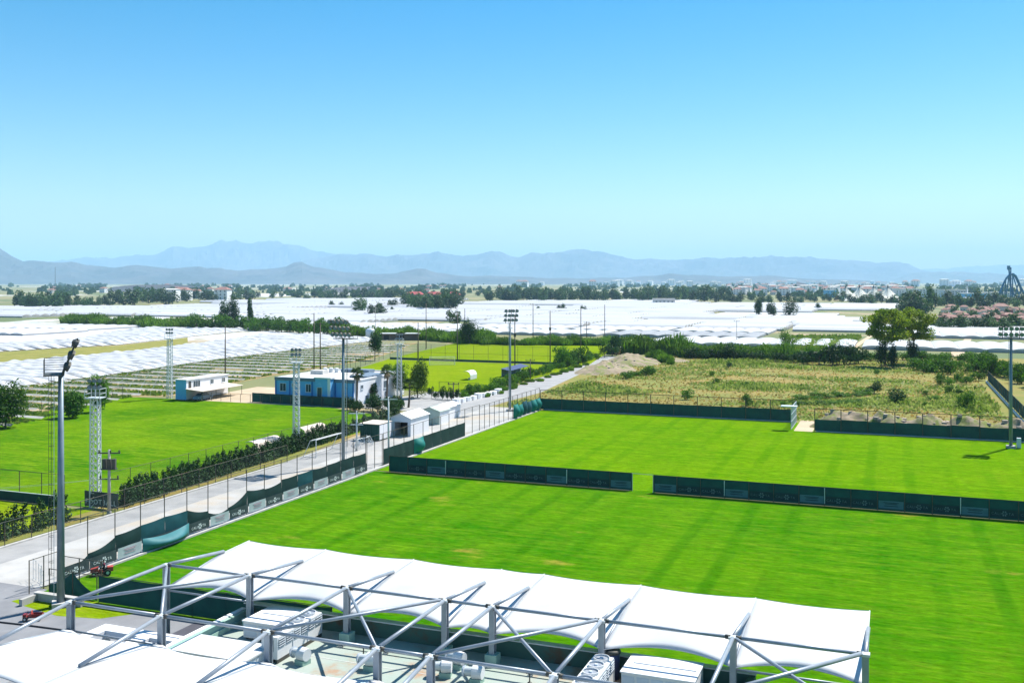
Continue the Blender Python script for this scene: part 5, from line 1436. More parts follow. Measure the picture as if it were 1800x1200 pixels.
# scrubland bushes one can tell apart
for px, py, w, h, dk, lab in ((1537, 691, 2.3, 2.3, 1, 'dark rounded bush left of the round bush in the scrubland'), (1573, 709, 2.3, 2.6, 1, 'round dense dark bush in the middle of the scrubland'), (1700, 718, 2.1, 3.6, 0, 'tall spiky bush near the right end of the back fence'),
                              (1667, 690, 1.3, 1.5, 0, 'small bush left of the spiky bush'), (1686, 694, 1.4, 1.5, 0, 'small bush right beside the spiky bush'), (1312, 714, 1.7, 2.3, 0, 'green bush behind the left back fence run'), (1377, 716, 0.9, 1.2, 0, 'small bush close to the pale lattice gate'), (1281, 648, 1.5, 1.6, 1, 'small dark bush alone on the left half of the scrubland'),
                              (1252, 661, 1.1, 1.2, 0, 'tiny bush beside the pale weeds, left of two'), (1261, 675, 1.2, 1.4, 0, 'tiny bush beside the pale weeds, right of two'), (1208, 702, 2.0, 2.0, 0, 'pale bush just behind the left back fence'), (1542, 658, 1.1, 1.3, 0, 'small bush below the big tree pair'),
                              (1628, 695, 1.0, 1.1, 0, 'small low bush right of the round dark bush'), (1640, 704, 1.3, 1.0, 0, 'low flat bush nearest the dirt heaps'), (1625, 715, 0.9, 0.9, 0, 'very small bush above the dirt heaps')):
    a = at(px, py); shrub((a.x, a.y, 0), w, h, lab, 'bushes in the scrubland', SHRUB_D if dk else SHRUB, 'bush', cat='bush')
# big dark bush thicket left of the tree pair and other belts
def belt(line, n, spread, w, h, label, group, meshes, name='shrub', cat='shrub', seed=1):
    r = random.Random(seed)
    spots = []
    for i in range(n):
        u = (i + r.random()) / n * (len(line) - 1); k = min(int(u), len(line) - 2); f = u - k
        a, b2 = at(*line[k]), at(*line[k + 1])
        p = a.lerp(b2, f)
        d = Vector((FW[0], FW[1], 0)) * r.uniform(-spread, spread)
        s = r.uniform(0.7, 1.3)
        x, y = p.x + d.x + r.gauss(0, 0.6), p.y + d.y
        spots.append((to_px(x, y)[0], x, y, w * s, h * s * r.uniform(0.8, 1.2)))
    for i, (px, x, y, ww, hh) in enumerate(sorted(spots)):
        shrub((x, y, 0), ww, hh, label + ', %s from the left' % nth(i), group, meshes, name, cat=cat)


belt([(1415, 641), (1470, 641), (1510, 640)], 11, 2.5, 3.0, 4.2, 'dark bush in the thicket left of the big tree pair', 'dark thicket left of the tree pair', SHRUB_D, 'thicket_bush', 'bush', 3)
belt([(1608, 652), (1660, 655), (1720, 648)], 15, 6, 2.6, 3.2, 'dark bush in the thicket right of the big tree pair', 'dark thicket right of the tree pair', SHRUB, 'thicket_bush', 'bush', 4)
belt([(1640, 676), (1690, 672), (1720, 668)], 9, 3, 1.5, 1.6, 'green bush in the loose group left of the boundary fence', 'loose bushes left of the boundary fence', SHRUB, 'bush', 'bush', 26)
belt([(1730, 655), (1770, 665), (1840, 690)], 16, 8, 2.6, 4.0, 'leafy bush in the thicket behind the boundary fence', 'thicket behind the boundary fence', SHRUB, 'thicket_bush', 'bush', 5)
belt([(1085, 622), (1130, 620), (1180, 622), (1215, 624)], 22, 5, 3.6, 5.2, 'bright green reed clump at the end of the lane', 'reeds at the end of the lane', REED, 'reed_clump', 'reeds', 6)
belt([(1200, 626), (1280, 628), (1360, 630), (1430, 634)], 30, 4, 3.2, 4.4, 'reed clump in the belt before the grey net houses', 'reed belt beyond the scrubland', REED, 'reed_clump', 'reeds', 7)
belt([(1190, 628), (1300, 632), (1420, 638)], 20, 3, 2.6, 2.8, 'dark bush at the foot of the reed belt', 'bushes below the reed belt', SHRUB_D, 'thicket_bush', 'bush', 8)
belt([(1430, 634), (1530, 634), (1600, 632), (1660, 636), (1740, 634)], 26, 3, 2.6, 2.5, 'green bush in the belt before the right greenhouses', 'bushes before the right greenhouses', SHRUB, 'shrub', 'bush', 9)
belt([(1140, 633), (1160, 636), (1190, 640)], 6, 3, 1.6, 3.0, 'leafy bush on the dirt mound', 'bushes on the dirt mound', REED, 'shrub', 'bush', 10)
belt([(1095, 668), (1130, 660), (1150, 655)], 7, 3, 2.0, 1.6, 'low green bush in front of the dirt mound', 'bushes in front of the dirt mound', SHRUB, 'shrub', 'bush', 12)
belt([(1400, 702), (1450, 700), (1500, 696), (1530, 694)], 16, 2.5, 2.0, 0.9, 'low green bush in the long dark strip of scrub', 'low scrub strip', SHRUB, 'shrub', 'bush', 13)
belt([(1390, 712), (1450, 710), (1510, 707)], 12, 1.5, 1.8, 0.7, 'low green bush in the nearer strip of scrub', 'nearer low scrub strip', SHRUB, 'shrub', 'bush', 14)
# hedge along the lane
belt([(805, 702), (850, 690), (900, 676), (960, 655), (1010, 640), (1050, 630)], 54, 1.8, 1.5, 1.9, 'bush in the lane hedge with pale leaves', 'lane hedge', SHRUB, 'hedge_bush', 'hedge bush', 15)
belt([(820, 703), (880, 689), (950, 668), (1030, 640)], 26, 1.0, 1.0, 0.9, 'low weed bush on the verge between hedge and lane', 'lane verge weeds', REED, 'verge_weed', 'weeds', 16)
belt([(985, 646), (1000, 642), (1030, 636)], 7, 2, 2.8, 4.2, 'taller leafy bush where the lane hedge ends', 'tall bushes at the lane end', SHRUB, 'shrub', 'bush', 17)
belt([(1060, 628), (1085, 624)], 3, 1, 3.0, 4.4, 'dark bush beside the orange brown hut', 'dark bushes by the hut', SHRUB_D, 'shrub', 'bush', 18)
belt([(760, 700), (800, 704)], 9, 0.6, 0.8, 1.9, 'small clipped conifer by the back pitch corner', 'conifers by the back pitch corner', SHRUB_D, 'conifer', 'conifer', 19)
# belts behind the hoop field and back pitches
belt([(118, 570), (160, 570), (220, 572), (290, 577), (330, 579)], 44, 6, 4.4, 5.6, 'green reed clump in the long row before the white tunnels', 'long reed row on the left', REED, 'reed_clump', 'reeds', 20)
belt([(330, 579), (400, 580), (470, 582), (560, 586), (600, 588)], 46, 5, 4.2, 5.6, 'rounded green bush in the row behind the white tunnels', 'bush row behind the white tunnels', SHRUB, 'shrub', 'bush', 21)
belt([(590, 592), (660, 594), (720, 595), (800, 600), (860, 604)], 40, 4, 3.6, 5.0, 'leafy reed clump behind the hoop rows and back pitch', 'reed row behind the back pitch', REED, 'reed_clump', 'reeds', 22)
belt([(840, 605), (930, 606), (1010, 606), (1080, 606)], 30, 3, 2.6, 3.2, 'low green plant at the far edge of the rearmost pitch', 'plants edging the rearmost pitch', REED, 'reed_clump', 'reeds', 23)
# shrubs round the blue building
for px, py, w, h, m_, lab in ((648, 706, 1.5, 2.6, M['lf_flower'], 'pink flowering bush against the white side wall'), (657, 706, 1.3, 3.2, None, 'dark bush beside the pink flowering bush'), (612, 715, 1.3, 1.6, None, 'low bush at the foot of the left palm')):
    a = at(px, py)
    t = shrub((a.x, a.y, 0), w, h, lab, 'bushes by the blue building', SHRUB_D, 'bush', cat='bush')
    if m_:
        fl_ = leaf_cloud(blobs_round(rv, 1.02, 1.05, 6, 0.5), 240, 0.07, rv, 0.85).mesh('blossom', m_); link('blossom', fl_, t)
belt([(600, 722), (640, 724), (690, 722), (706, 716)], 18, 2.0, 1.5, 2.0, 'hedge bush at the head of the left pitch', 'hedge at the head of the left pitch', SHRUB_D, 'hedge_bush', 'hedge bush', 24)

# young conifer hedge along the left pitch: one small tree after the other
CON = []
for s in range(4):
    r = random.Random(90 + s)
    bl_ = [((r.gauss(0, 0.05), r.gauss(0, 0.05), 0.08 + 0.86 * k / 9), 0.26 * (1 - 0.78 * k / 9) + 0.04, 0.26 * (1 - 0.78 * k / 9) + 0.04, 0.12) for k in range(10)]
    CON.append(leaf_cloud(bl_, 420, 0.055, r, 0.5, 0.4).mesh('crown', M['lf_hedge']))
CTR = MB().tube((0, 0, 0), (0, 0, 0.5), 0.025, 0.015, n=5).mesh('trunk', M['bark'])
rc = random.Random(77)


def conifer(x, y, h, w, label, group):
    t = thing('hedge_conifer', label, 'conifer', (x, y, 0), rc.random() * 6.28, group)
    t.scale = (w, w, h)
    link('crown', CON[rc.randrange(4)], t); link('trunk', CTR, t)


y = 84.0
while y < 133:
    for row in range(2):
        conifer(-76.9 - row * 1.0 - (y - 84) * 0.055 + rc.gauss(0, 0.1), y + row * 0.4 + rc.gauss(0, 0.1), rc.uniform(2.0, 2.8), rc.uniform(2.0, 2.6), 'young dark conifer in the long hedge beside the road', 'long conifer hedge')
    y += 0.98
while y < 158:
    conifer(-80.2 - (y - 133) * 0.10 + rc.gauss(0, 0.15), y + rc.gauss(0, 0.15), rc.uniform(1.6, 2.4), rc.uniform(2.6, 3.4), 'dark conifer in the hedge behind the white sheds', 'conifer hedge behind the sheds'); y += 1.0
y = 60.0
while y < 77.5:
    conifer(-77.6 + rc.gauss(0, 0.15), y, rc.uniform(2.5, 3.3), rc.uniform(2.3, 2.9), 'spaced young conifer beside the lower left pitch', 'spaced conifers by the lower left pitch'); y += 1.25

# dry grass and weeds over the scrubland: nobody could count it
SCR = [(-70, 177.5), (18, 177.5), (19, 270), (60, 330), (-60, 318), (-76, 300), (-72, 250)]
wd, dr = MB(), MB()
r = random.Random(3)
k = 0
while k < 34000:
    x, y = r.uniform(-78, 60), r.uniform(177, 320)
    if r.random() > (175 / y) ** 1.3 or not inside(SCR, x, y): continue
    nv = 1.2 * noise.noise(Vector((x * 0.035, y * 0.05, 3.0))) + 0.35 * noise.noise(Vector((x * 0.2, y * 0.2, 9.0)))
    if nv < -0.1 and r.random() < 0.8: continue
    h = r.uniform(0.08, 0.38) * (1.7 if nv > 0.25 else 0.8); a_ = r.random() * 6.28; w = r.uniform(0.06, 0.17)
    mb = wd if nv + r.gauss(0, 0.12) > -0.10 else dr
    dx, dy = w * math.cos(a_), w * math.sin(a_)
    lx, ly = r.gauss(0, 0.2), r.gauss(0, 0.2)
    mb.add([(x - dx, y - dy, 0), (x + dx, y + dy, 0), (x + dx * 1.6 + lx, y + dy * 1.6 + ly, h), (x + lx * 1.5, y + ly * 1.5, h * 1.3), (x - dx * 1.6 + lx, y - dy * 1.6 + ly, h * 0.9)], [(0, 1, 2, 3, 4)])
    k += 1
tag(wd.build('weeds', M['lf_weed']), 'pale green weeds growing across the scrubland', 'weeds', kind='stuff')
tag(dr.build('dry_grass', M['lf_dry']), 'dry straw coloured grass across the scrubland', 'grass', kind='stuff')


CP = [at(*p) for p in [(1390, 592), (1515, 592), (1490, 612), (1395, 616)]]
ct_ = MB()
k = 0
while k < 2600:
    px_, py_ = r.uniform(1388, 1516), r.uniform(591, 616)
    c_ = at(px_, py_)
    if not inside(CP, c_.x, c_.y): k += 0.2; continue
    h, a_, w = r.uniform(0.5, 1.3), r.random() * 6.28, r.uniform(0.4, 0.9)
    dx, dy = w * math.cos(a_), w * math.sin(a_)
    ct_.add([(c_.x - dx, c_.y - dy, 0), (c_.x + dx, c_.y + dy, 0), (c_.x + dx * 0.8, c_.y + dy * 0.8, h), (c_.x - dx * 0.5, c_.y - dy * 0.5, h * 1.2)], [(0, 1, 2, 3)])
    k += 1
tag(ct_.build('field_crop', M['lf_crop']), 'green field crop in the plot left of the big tree pair', 'crop', kind='stuff')


# dirt heaps
def heap(label, c, rx, ry, h, seed, rz=0.0, n=40):
    t = thing('dirt_heap', label, 'dirt heap', (c[0], c[1], 0), rz)

    def fn(u, v):
        x, y = (u * 2 - 1), (v * 2 - 1)
        d = math.sqrt(x * x + y * y)
        e = noise.fractal(Vector((x * 2.3 + seed, y * 2.3, seed)), 0.9, 2.0, 6)
        f = max(0.0, 1 - d * (1 + 0.18 * noise.noise(Vector((x * 1.5, y * 1.5, seed)))))
        z = h * (f ** 0.75) * (0.82 + 0.36 * e) if f > 0 else -0.05
        return (x * rx, y * ry, max(z, -0.05) - 0.02)
    MB().grid(n, n, fn).build('soil', M['mound'], t, True)
    r = random.Random(int(seed * 10))
    for k in range(18):
        a_, q = r.random() * 6.28, r.random() ** 0.5 * 0.75
        x, y = q * math.cos(a_), q * math.sin(a_)
        z = fn((x + 1) / 2, (y + 1) / 2)[2]; s = r.uniform(0.15, 0.6)
        pts = [(x * rx + s * r.uniform(0.6, 1) * math.cos(j * 1.05), y * ry + s * r.uniform(0.6, 1) * math.sin(j * 1.05)) for j in range(6)]
        MB().prism(pts, z - 0.2, z + s * 0.45).build('clod', M['rubble'], t)
    return t


a = at(1066, 652); heap('large beige sand heap beside the end of the lane, front lobe', (a.x, a.y), 7.5, 13, 3.0, 1.3)
a = at(1090, 638); heap('large beige sand heap beside the end of the lane, rear lobe', (a.x + 3, a.y), 9.0, 14, 3.2, 2.7)
a = at(1160, 634); heap('low beige sand heap right of the lane end among bushes', (a.x, a.y), 9, 7, 1.8, 3.1)
for k, (x, y, rx, ry, h) in enumerate(((-7.6, 172.0, 5.6, 4.6, 3.7), (-1.4, 172.2, 5.4, 4.4, 3.5), (4.6, 172.0, 5.4, 4.4, 3.3), (10.8, 172.2, 5.6, 4.4, 3.3), (17.2, 172.0, 5.2, 4.2, 2.9))):
    heap('grey beige dirt heap behind the right back fence, %s from the gate' % ('first', 'second', 'third', 'fourth', 'fifth')[k], (x, y), rx, ry, h, 5.5 + k * 1.7, n=26)


# ------------------------------------------------------------------ fields on the left
def scan(poly, y):
    xs = []
    n = len(poly)
    for i in range(n):
        a, b2 = poly[i], poly[i - 1]
        if (a.y > y) != (b2.y > y): xs.append(a.x + (y - a.y) * (b2.x - a.x) / (b2.y - a.y))
    xs.sort()
    return list(zip(xs[::2], xs[1::2]))


def crop_tunnel(x0, x1, y, w, h, label, group, seed):
    r = random.Random(seed)
    L = x1 - x0
    n = max(6, int(L / 2.6))
    t = thing('crop_tunnel', label, 'crop tunnel', (x0, y, 0), 0, group)
    hs_ = [h * r.uniform(0.80, 1.10) for _ in range(n + 1)]

    def fn(u, v):
        i = min(n, int(round(u * n)))
        th = math.pi * v
        sag = (1 - (0.10 if i % 2 else 0)) * min(1.0, 0.12 + 0.5 * min(i, n - i))
        return (L * u, -math.cos(th) * w / 2 * (0.96 + 0.08 * r.random()), max(0.0, math.sin(th)) ** 0.8 * hs_[i] * sag)
    MB().grid(n, 7, fn).build('plastic_cover', M['plastic_crop'], t)
    MB().tube((0, -w / 2, 0.06), (L, -w / 2, 0.06), 0.12, n=4).build('soil_bank', M['soil'], t)


VIS = lambda x0, x1, y: (to_px(x1, y)[0] > -60 and to_px(x0, y)[0] < 1860)
y, k = 130.0, 0
while y < 420:
    for x0, x1 in scan(F_TUN_A, y):
        x0 = max(x0, -1.22 * y - 30)
        if x1 - x0 > 8: crop_tunnel(x0, x1, y, 4.2, 1.6, '%s white plastic crop tunnel counted back from the uncovered hoop rows' % nth(k), 'white crop tunnels beyond the hoop rows', 1000 + k); k += 1
    y += 4.9
y, k = 180.0, 0
while y < 480:
    for x0, x1 in scan(F_TUN_B, y):
        x0 = max(x0, -1.22 * y - 30)
        if x1 - x0 > 8: crop_tunnel(x0, x1, y, 4.6, 1.7, '%s white plastic crop tunnel counted back from the olive weed strip' % nth(k), 'white crop tunnels behind the weed strip', 2000 + k); k += 1
    y += 5.6

# uncovered hoop rows: white gutter sheets, thin hoops, plants
hp = [(-3.3 * math.cos(math.pi * k / 8), 2.5 * math.sin(math.pi * k / 8)) for k in range(9)]
HOOP = MB().path([(0, a_, z) for a_, z in hp], 0.025, 3).mesh('hoop', M['galv'])
r = random.Random(8)
y, row, nh = 118.0, 0, 0
pl = MB()
while y < 330:
    for x0, x1 in scan(F_HOOP, y):
        x0 = max(x0, -1.22 * y - 30); x1 -= 1.0
        if x1 - x0 < 10: continue
        t = thing('hoop_row', '%s uncovered crop row with thin hoops and white gutter sheet, counted from the pitches' % nth(row), 'crop row', (x0, y, 0), 0, 'uncovered hoop rows')
        L = x1 - x0; row += 1
        u = r.uniform(0, 6)
        while u < L - 6:
            w = r.uniform(30, 85); w = min(w, L - u)
            MB().grid(6, 1, lambda a_, b2: (u + w * a_, 3.9 + 0.7 * b2 + r.uniform(-0.08, 0.08), 0.25 + 0.08 * r.random() + 0.28 * b2)).build('gutter_sheet', M['gutter'], t)
            u += w + r.uniform(5, 40)
        q = 0.5
        hm = MB()
        while q < L:
            if nh < 290: link('hoop', HOOP, t, (q, 0, 0)); nh += 1
            else: hm.path([(q, a_, z) for a_, z in hp[::2]], 0.045, 3)
            q += 3.2
        if hm.v: hm.build('hoops', M['galv'], t, kind='stuff')
        for z in (2.5,): MB().tube((0, 0, z), (L, 0, z), 0.03, n=3).build('ridge_wire', M['galv'], t)
        for _ in range(int(min(L, 160) * 20)):
            px, py = x1 - r.random() * min(L, 160), y + r.choice((-2.2, -0.8, 0.8, 2.2)) + r.gauss(0, 0.22)
            if noise.noise(Vector((px * 0.03, py * 0.03, 1))) < -0.28: continue
            h = r.uniform(0.15, 0.5); a_ = r.random() * 6.28; w = r.uniform(0.2, 0.45)
            dx, dy = w * math.cos(a_), w * math.sin(a_)
            pl.add([(px - dx, py - dy, 0.05), (px + dx, py + dy, 0.05), (px + dx * 1.2, py + dy * 1.2, h), (px - dx * 0.7, py - dy * 0.7, h * 1.2)], [(0, 1, 2, 3)])
    y += 8.6
tag(pl.build('crop_plants', M['lf_crop']), 'green crop plants growing in the uncovered hoop rows', 'crop', kind='stuff')


# ------------------------------------------------------------------ plain of white greenhouses
VN = 9
vp = [(k / (VN - 1) - 0.5, 1 - (2 * k / (VN - 1) - 1) ** 2) for k in range(VN)]
_v = MB().grid(1, VN - 1, lambda u, v: (u, vp[int(round(v * (VN - 1)))][0], vp[int(round(v * (VN - 1)))][1]))
_v.add([(0, a_, z) for a_, z in vp], [tuple(range(VN - 1, -1, -1))]); _v.add([(1, a_, z) for a_, z in vp], [tuple(range(VN))])
VAULT = {k: _v.mesh('roof_vault', M[k], False) for k in ('plastic', 'shade_net', 'plastic_grey')}


def greenhouse(x0, x1, y0, y1, k, h, rise, span, label, group, single):
    t = thing('greenhouse', label, 'greenhouse', (x0, y0, 0), 0, group)
    Lx, Ly = x1 - x0, y1 - y0
    w = MB().box(0, Lx, 0, 0.15, 0, h).build('side_wall', M['plastic_wall'], t)
    MB().box(0, 0.15, 0.151, Ly, 0, h).build('end_wall', M['plastic_wall'], t); MB().box(Lx - 0.15, Lx, 0.151, Ly, 0, h).build('end_wall', M['plastic_wall'], t)
    n = max(1, round(Ly / span)); s = Ly / n
    if single:
        n = max(1, round(Lx / span)); s = Lx / n
        for i in range(n): link('roof_vault', VAULT[k], t, ((i + 0.5) * s, 0, h), (0, 0, math.pi / 2), (Ly, s * 0.985, rise))
        MB().box(0.3, Lx - 0.3, -0.03, -0.001, 0.1, 0.5).build('skirt_sheet', M['plastic_wall'], t)
        p = 0
        while p < Lx: MB().box(p, p + 0.12, -0.06, -0.001, 0, h).build('wall_post', M['galv'], t); p += 6.0
    else:
        m = MB()
        for i in range(n):
            for j in range(4):
                a0, a1 = j / 2 - 1, (j + 1) / 2 - 1
                ya, yb = (i + 0.5 + a0 / 2) * s, (i + 0.5 + a1 / 2) * s
                za, zb = h + rise * (1 - a0 * a0), h + rise * (1 - a1 * a1)
                m.add([(0, ya, za), (Lx, ya, za), (Lx, yb, zb), (0, yb, zb)], [(0, 1, 2, 3)])
        m.build('roof', M[k], t)


PLAIN = [at(*p) for p in [(-120, 542), (150, 539), (280, 535), (400, 527), (700, 524), (850, 531), (1100, 529), (1300, 534), (1500, 536), (1640, 541), (1630, 556), (1590, 575), (1640, 584), (1960, 584), (1960, 621), (1692, 621), (1712, 590), (1700, 588), (1660, 621), (1520, 614), (1510, 600), (1480, 606), (1390, 613), (1330, 606), (1300, 613), (1200, 614), (1080, 606), (900, 597), (620, 587), (520, 572), (330, 566), (300, 560), (120, 557), (60, 566), (-120, 570)]]
HOLES = [[(1150, 568), (1260, 574), (1250, 579), (1150, 575)], [(150, 533), (420, 531), (420, 538), (150, 543)], [(1385, 588), (1510, 590), (1490, 610), (1400, 612)], [(720, 540), (800, 541), (800, 534), (720, 534)]]
HOLES = [[at(*p) for p in h] for h in HOLES]
PLAIN2 = [at(*p) for p in [(-200, 570), (100, 571), (200, 577), (290, 581), (200, 584), (120, 599), (0, 605), (-200, 614)]]
GREYN = [at(*p) for p in [(1100, 612), (1190, 583), (1330, 590), (1300, 604), (1200, 614)]]
r = random.Random(42)
ng = 0
yy = 330.0
while yy < 1650:
    dy = r.uniform(26, 48) if yy < 700 else r.uniform(40, 80)
    xx = -1.22 * yy - 70 + r.uniform(0, 30)
    while xx < 0.22 * yy + 60:
        dx = r.uniform(44, 95) if yy < 700 else r.uniform(60, 150)
        x1, y1 = xx + dx, yy + dy
        cx, cy = (xx + x1) / 2, (yy + y1) / 2
        pts = [(xx + 3, yy + 2), (x1 - 3, yy + 2), (x1 - 3, y1 - 2), (xx + 3, y1 - 2), (cx, cy)]
        okc = max(sum(inside(PLAIN, *p) for p in pts), sum(inside(PLAIN2, *p) for p in pts) + 1)
        if okc >= 4 and not any(inside(h, cx, cy) or inside(h, cx, yy + 3) for h in HOLES) and r.random() < 0.96:
            k = 'shade_net' if inside(GREYN, cx, cy) else ('plastic_grey' if r.random() < 0.05 else 'plastic')
            h = r.uniform(0.7, 1.0)
            pxa, pya = to_px(cx, cy); side = ('far left', 'left', 'left of centre', 'centre', 'right of centre', 'right', 'far right')[max(0, min(6, int(pxa / 257)))]
            band = [b2 for lim, b2 in ((400, 'nearest'), (450, 'second'), (500, 'third'), (560, 'fourth'), (640, 'fifth'), (740, 'sixth'), (860, 'seventh'), (1000, 'eighth'), (1200, 'ninth'), (9999, 'farthest')) if cy < lim][0]
            lab = {'shade_net': 'grey shade net house before the white greenhouses right of the lane end', 'plastic_grey': 'dull grey greenhouse block among the white ones, %s row, %s of picture' % (band, side), 'plastic': 'white plastic greenhouse block in the %s row, %s of picture' % (band, side)}[k]
            greenhouse(xx + 1.0, x1 - 1.0, yy + 0.8, y1 - 0.8, k, h, (0.55 if yy < 460 else 1.4) if yy < 700 else 1.7, 8.0, lab, {'shade_net': 'grey shade net houses', 'plastic_grey': 'dull grey greenhouses', 'plastic': 'white greenhouses of the plain'}[k], yy < 460)
            ng += 1
        xx = x1 + (r.uniform(0.3, 2.0) if r.random() < 0.8 else 6)
    yy += dy + (r.uniform(0.2, 1.5) if r.random() < 0.75 else r.uniform(3, 9))
print('greenhouses', ng)

# ------------------------------------------------------------------ trees of the plain
FART = []
for s in range(5):
    q = random.Random(300 + s)
    FART.append(leaf_cloud(blobs_round(q, 0.5 if s < 3 else 0.36, 1.0, 12, 0.02) + [((0, 0, 0.4), 0.3, 0.3, 0.38)], 520, 0.07, q, 0.45).mesh('crown', M['lf_far']))
FTR = MB().tube((0, 0, 0), (0, 0, 0.5), 0.03, 0.02, n=5).mesh('trunk', M['bark'])
rf = random.Random(55)


def far_tree(px, py, h, w, label, group, kind=None):
    p = at(px, py)
    t = thing('distant_tree', label, 'tree', (p.x, p.y, 0), rf.random() * 6.28, group)
    t.scale = (w, w, h)
    link('crown', FART[rf.randrange(3) if kind is None else kind], t); link('trunk', FTR, t)


def grove(x0, x1, y0, y1, n, h, label, group, kinds=None, wide=1.0):
    for i in range(n):
        px = x0 + (x1 - x0) * (i + rf.random()) / n
        hh = h * rf.uniform(0.65, 1.15)
        far_tree(px, rf.uniform(y0, y1), hh, hh * rf.uniform(0.9, 1.3) * wide, label + ', %s from the left' % nth(i), group, None if kinds is None else rf.choice(kinds))


grove(880, 1285, 526, 531, 66, 16, 'tall pine in the dense wood line beyond the white greenhouses', 'pine wood line', (0, 1, 3, 4))
grove(850, 960, 522, 529, 12, 13, 'tree at the left end of the dense wood line', 'wood line left end')
grove(30, 122, 539, 543, 17, 14, 'dark conifer in the dense grove at the far left', 'dark grove at the far left', (3, 4, 0))
grove(120, 195, 536, 541, 11, 10, 'dark tree in the low grove on the left of the plain', 'low grove on the left')
grove(195, 300, 530, 538, 11, 16, 'dark round tree in the left background row', 'left background row')
grove(300, 440, 524, 530, 12, 14, 'dark tree among the far red roofed houses', 'trees among the far houses')
grove(440, 560, 522, 528, 9, 12, 'far tree behind the greenhouses left of centre', 'far trees left of centre')
grove(560, 720, 522, 527, 18, 14, 'far tree in the belt below the low wooded hill', 'belt below the wooded hill')
grove(700, 860, 520, 525, 10, 11, 'far tree beside the long red roofed halls', 'trees by the red roofed halls')
grove(716, 806, 538, 547, 17, 15, 'tree in the green grove standing among white greenhouses', 'grove among the greenhouses')
grove(1280, 1480, 526, 534, 20, 11, 'round tree along the far edge of the right greenhouses', 'edge trees right')
grove(1480, 1600, 529, 538, 14, 11, 'tree along the foot of the white peaked tent', 'trees at the peaked tent')
grove(1588, 1628, 549, 553, 10, 15, 'tall dark pine in the clump left of the pink roofs', 'dark pine clump', (0, 1, 2))
far_tree(1634, 546, 19, 12, 'single tall pointed conifer above the dark pine clump', None, 3)
grove(1640, 1720, 536, 541, 10, 14, 'round dark tree behind the pink roofed houses', 'trees behind the pink roofs')
grove(1720, 1810, 534, 543, 10, 12, 'tree in front of the blue coaster', 'trees before the coaster')
grove(1640, 1800, 577, 583, 20, 7, 'leafy tree in the belt before the pink roofed houses', 'belt before the pink roofs', wide=1.2)
grove(1650, 1800, 548, 571, 16, 6, 'garden tree between the pink roofed houses', 'garden trees')
for px, py, h in ((633, 550, 12), (690, 541, 9), (655, 556, 8), (670, 555, 9), (622, 539, 5), (600, 540, 5), (584, 540, 6), (947, 547, 4), (982, 547, 5), (989, 547, 6), (1025, 548, 5), (798, 570, 8), (690, 548, 4), (1438, 545, 6)):
    far_tree(px, py, h, h * 1.25, 'lone small tree standing between white greenhouse blocks', 'lone trees between greenhouses')
# the hazy plain beyond: woods that read as one mass
fw = MB()
q = random.Random(66)
for band, (ya, yb, n, hh) in enumerate(((500.5, 506, 900, 11), (506, 514, 900, 9), (514, 522, 420, 8))):
    for _ in range(n):
        px, py = q.uniform(-60, 1860), q.uniform(ya, yb)
        if noise.noise(Vector((px * 0.012, py * 0.35, 5))) < -0.02: continue
        c = at(px, py); h = hh * q.uniform(0.5, 1.3); w = h * q.uniform(0.5, 1.6)
        for s in range(9):
            a_, zz = q.random() * 6.28, h * q.uniform(0.15, 1.0)
            rr = w * math.sqrt(max(0.05, 1 - (zz / h) ** 2)) * q.uniform(0.3, 1.0)
            x, y2 = c.x + rr * math.cos(a_), c.y + rr * math.sin(a_)
            k = w * q.uniform(0.35, 0.6)
            b0 = Vector((math.cos(a_ + 1.5), math.sin(a_ + 1.5), 0)) * k
            fw.add([(x - b0.x, y2 - b0.y, max(0, zz - k)), (x + b0.x, y2 + b0.y, max(0, zz - k)), (x + b0.x * 0.7, y2 + b0.y * 0.7, zz + k * 0.5), (x - b0.x * 0.5, y2 - b0.y * 0.5, zz + k * 0.7)], [(0, 1, 2, 3)])
tag(fw.build('far_woods', M['lf_far']), 'hazy blue green woods scattered over the far plain', 'woods', kind='stuff')


# ------------------------------------------------------------------ far buildings
def house_mesh(w, d, h, rise):
    wl_ = MB().box(-w / 2, w / 2, -d / 2, d / 2, 0, h)
    o = 0.5
    rf_ = MB().add([(-w / 2 - o, -d / 2 - o, h), (w / 2 + o, -d / 2 - o, h), (w / 2 + o, d / 2 + o, h), (-w / 2 - o, d / 2 + o, h), (-w / 4, 0, h + rise), (w / 4, 0, h + rise)], [(0, 1, 5, 4), (1, 2, 5), (2, 3, 4, 5), (3, 0, 4), (3, 2, 1, 0)])
    wi = MB()
    for f in range(max(1, int(h / 3))):
        for c in range(3):
            x = -w / 2 + w * (c + 0.5) / 3; wi.box(x - 0.6, x + 0.6, -d / 2 - 0.05, -d / 2 - 0.001, f * 3 + 1.0, f * 3 + 2.3)
    return wl_, rf_, wi


HS = []
for w, d, h, rise, wm, rm in ((8, 7, 4.6, 2.0, 'house_wall', 'roof_pink'), (10, 8, 5.6, 2.2, 'house_wall', 'roof_pink'), (9, 8, 5.5, 2.0, 'house_dark', 'roof_pink'), (12, 10, 9, 2.4, 'white_wall', 'roof_pink'), (16, 12, 12, 1.0, 'white_wall', 'flat_roof')):
    a1, a2, a3 = house_mesh(w, d, h, rise)
    HS.append((a1.mesh('wall', M[wm]), a2.mesh('roof', M[rm]), a3.mesh('window', M['glass'])))
rh = random.Random(99)


def house(px, py, k, label, group, s=1.0, rz=None):
    p = at(px, py)
    t = thing('distant_house', label, 'house', (p.x, p.y, 0), rh.uniform(-0.3, 0.3) if rz is None else rz, group)
    t.scale = (s, s, s)
    link('wall', HS[k][0], t); link('roof', HS[k][1], t); link('window', HS[k][2], t)


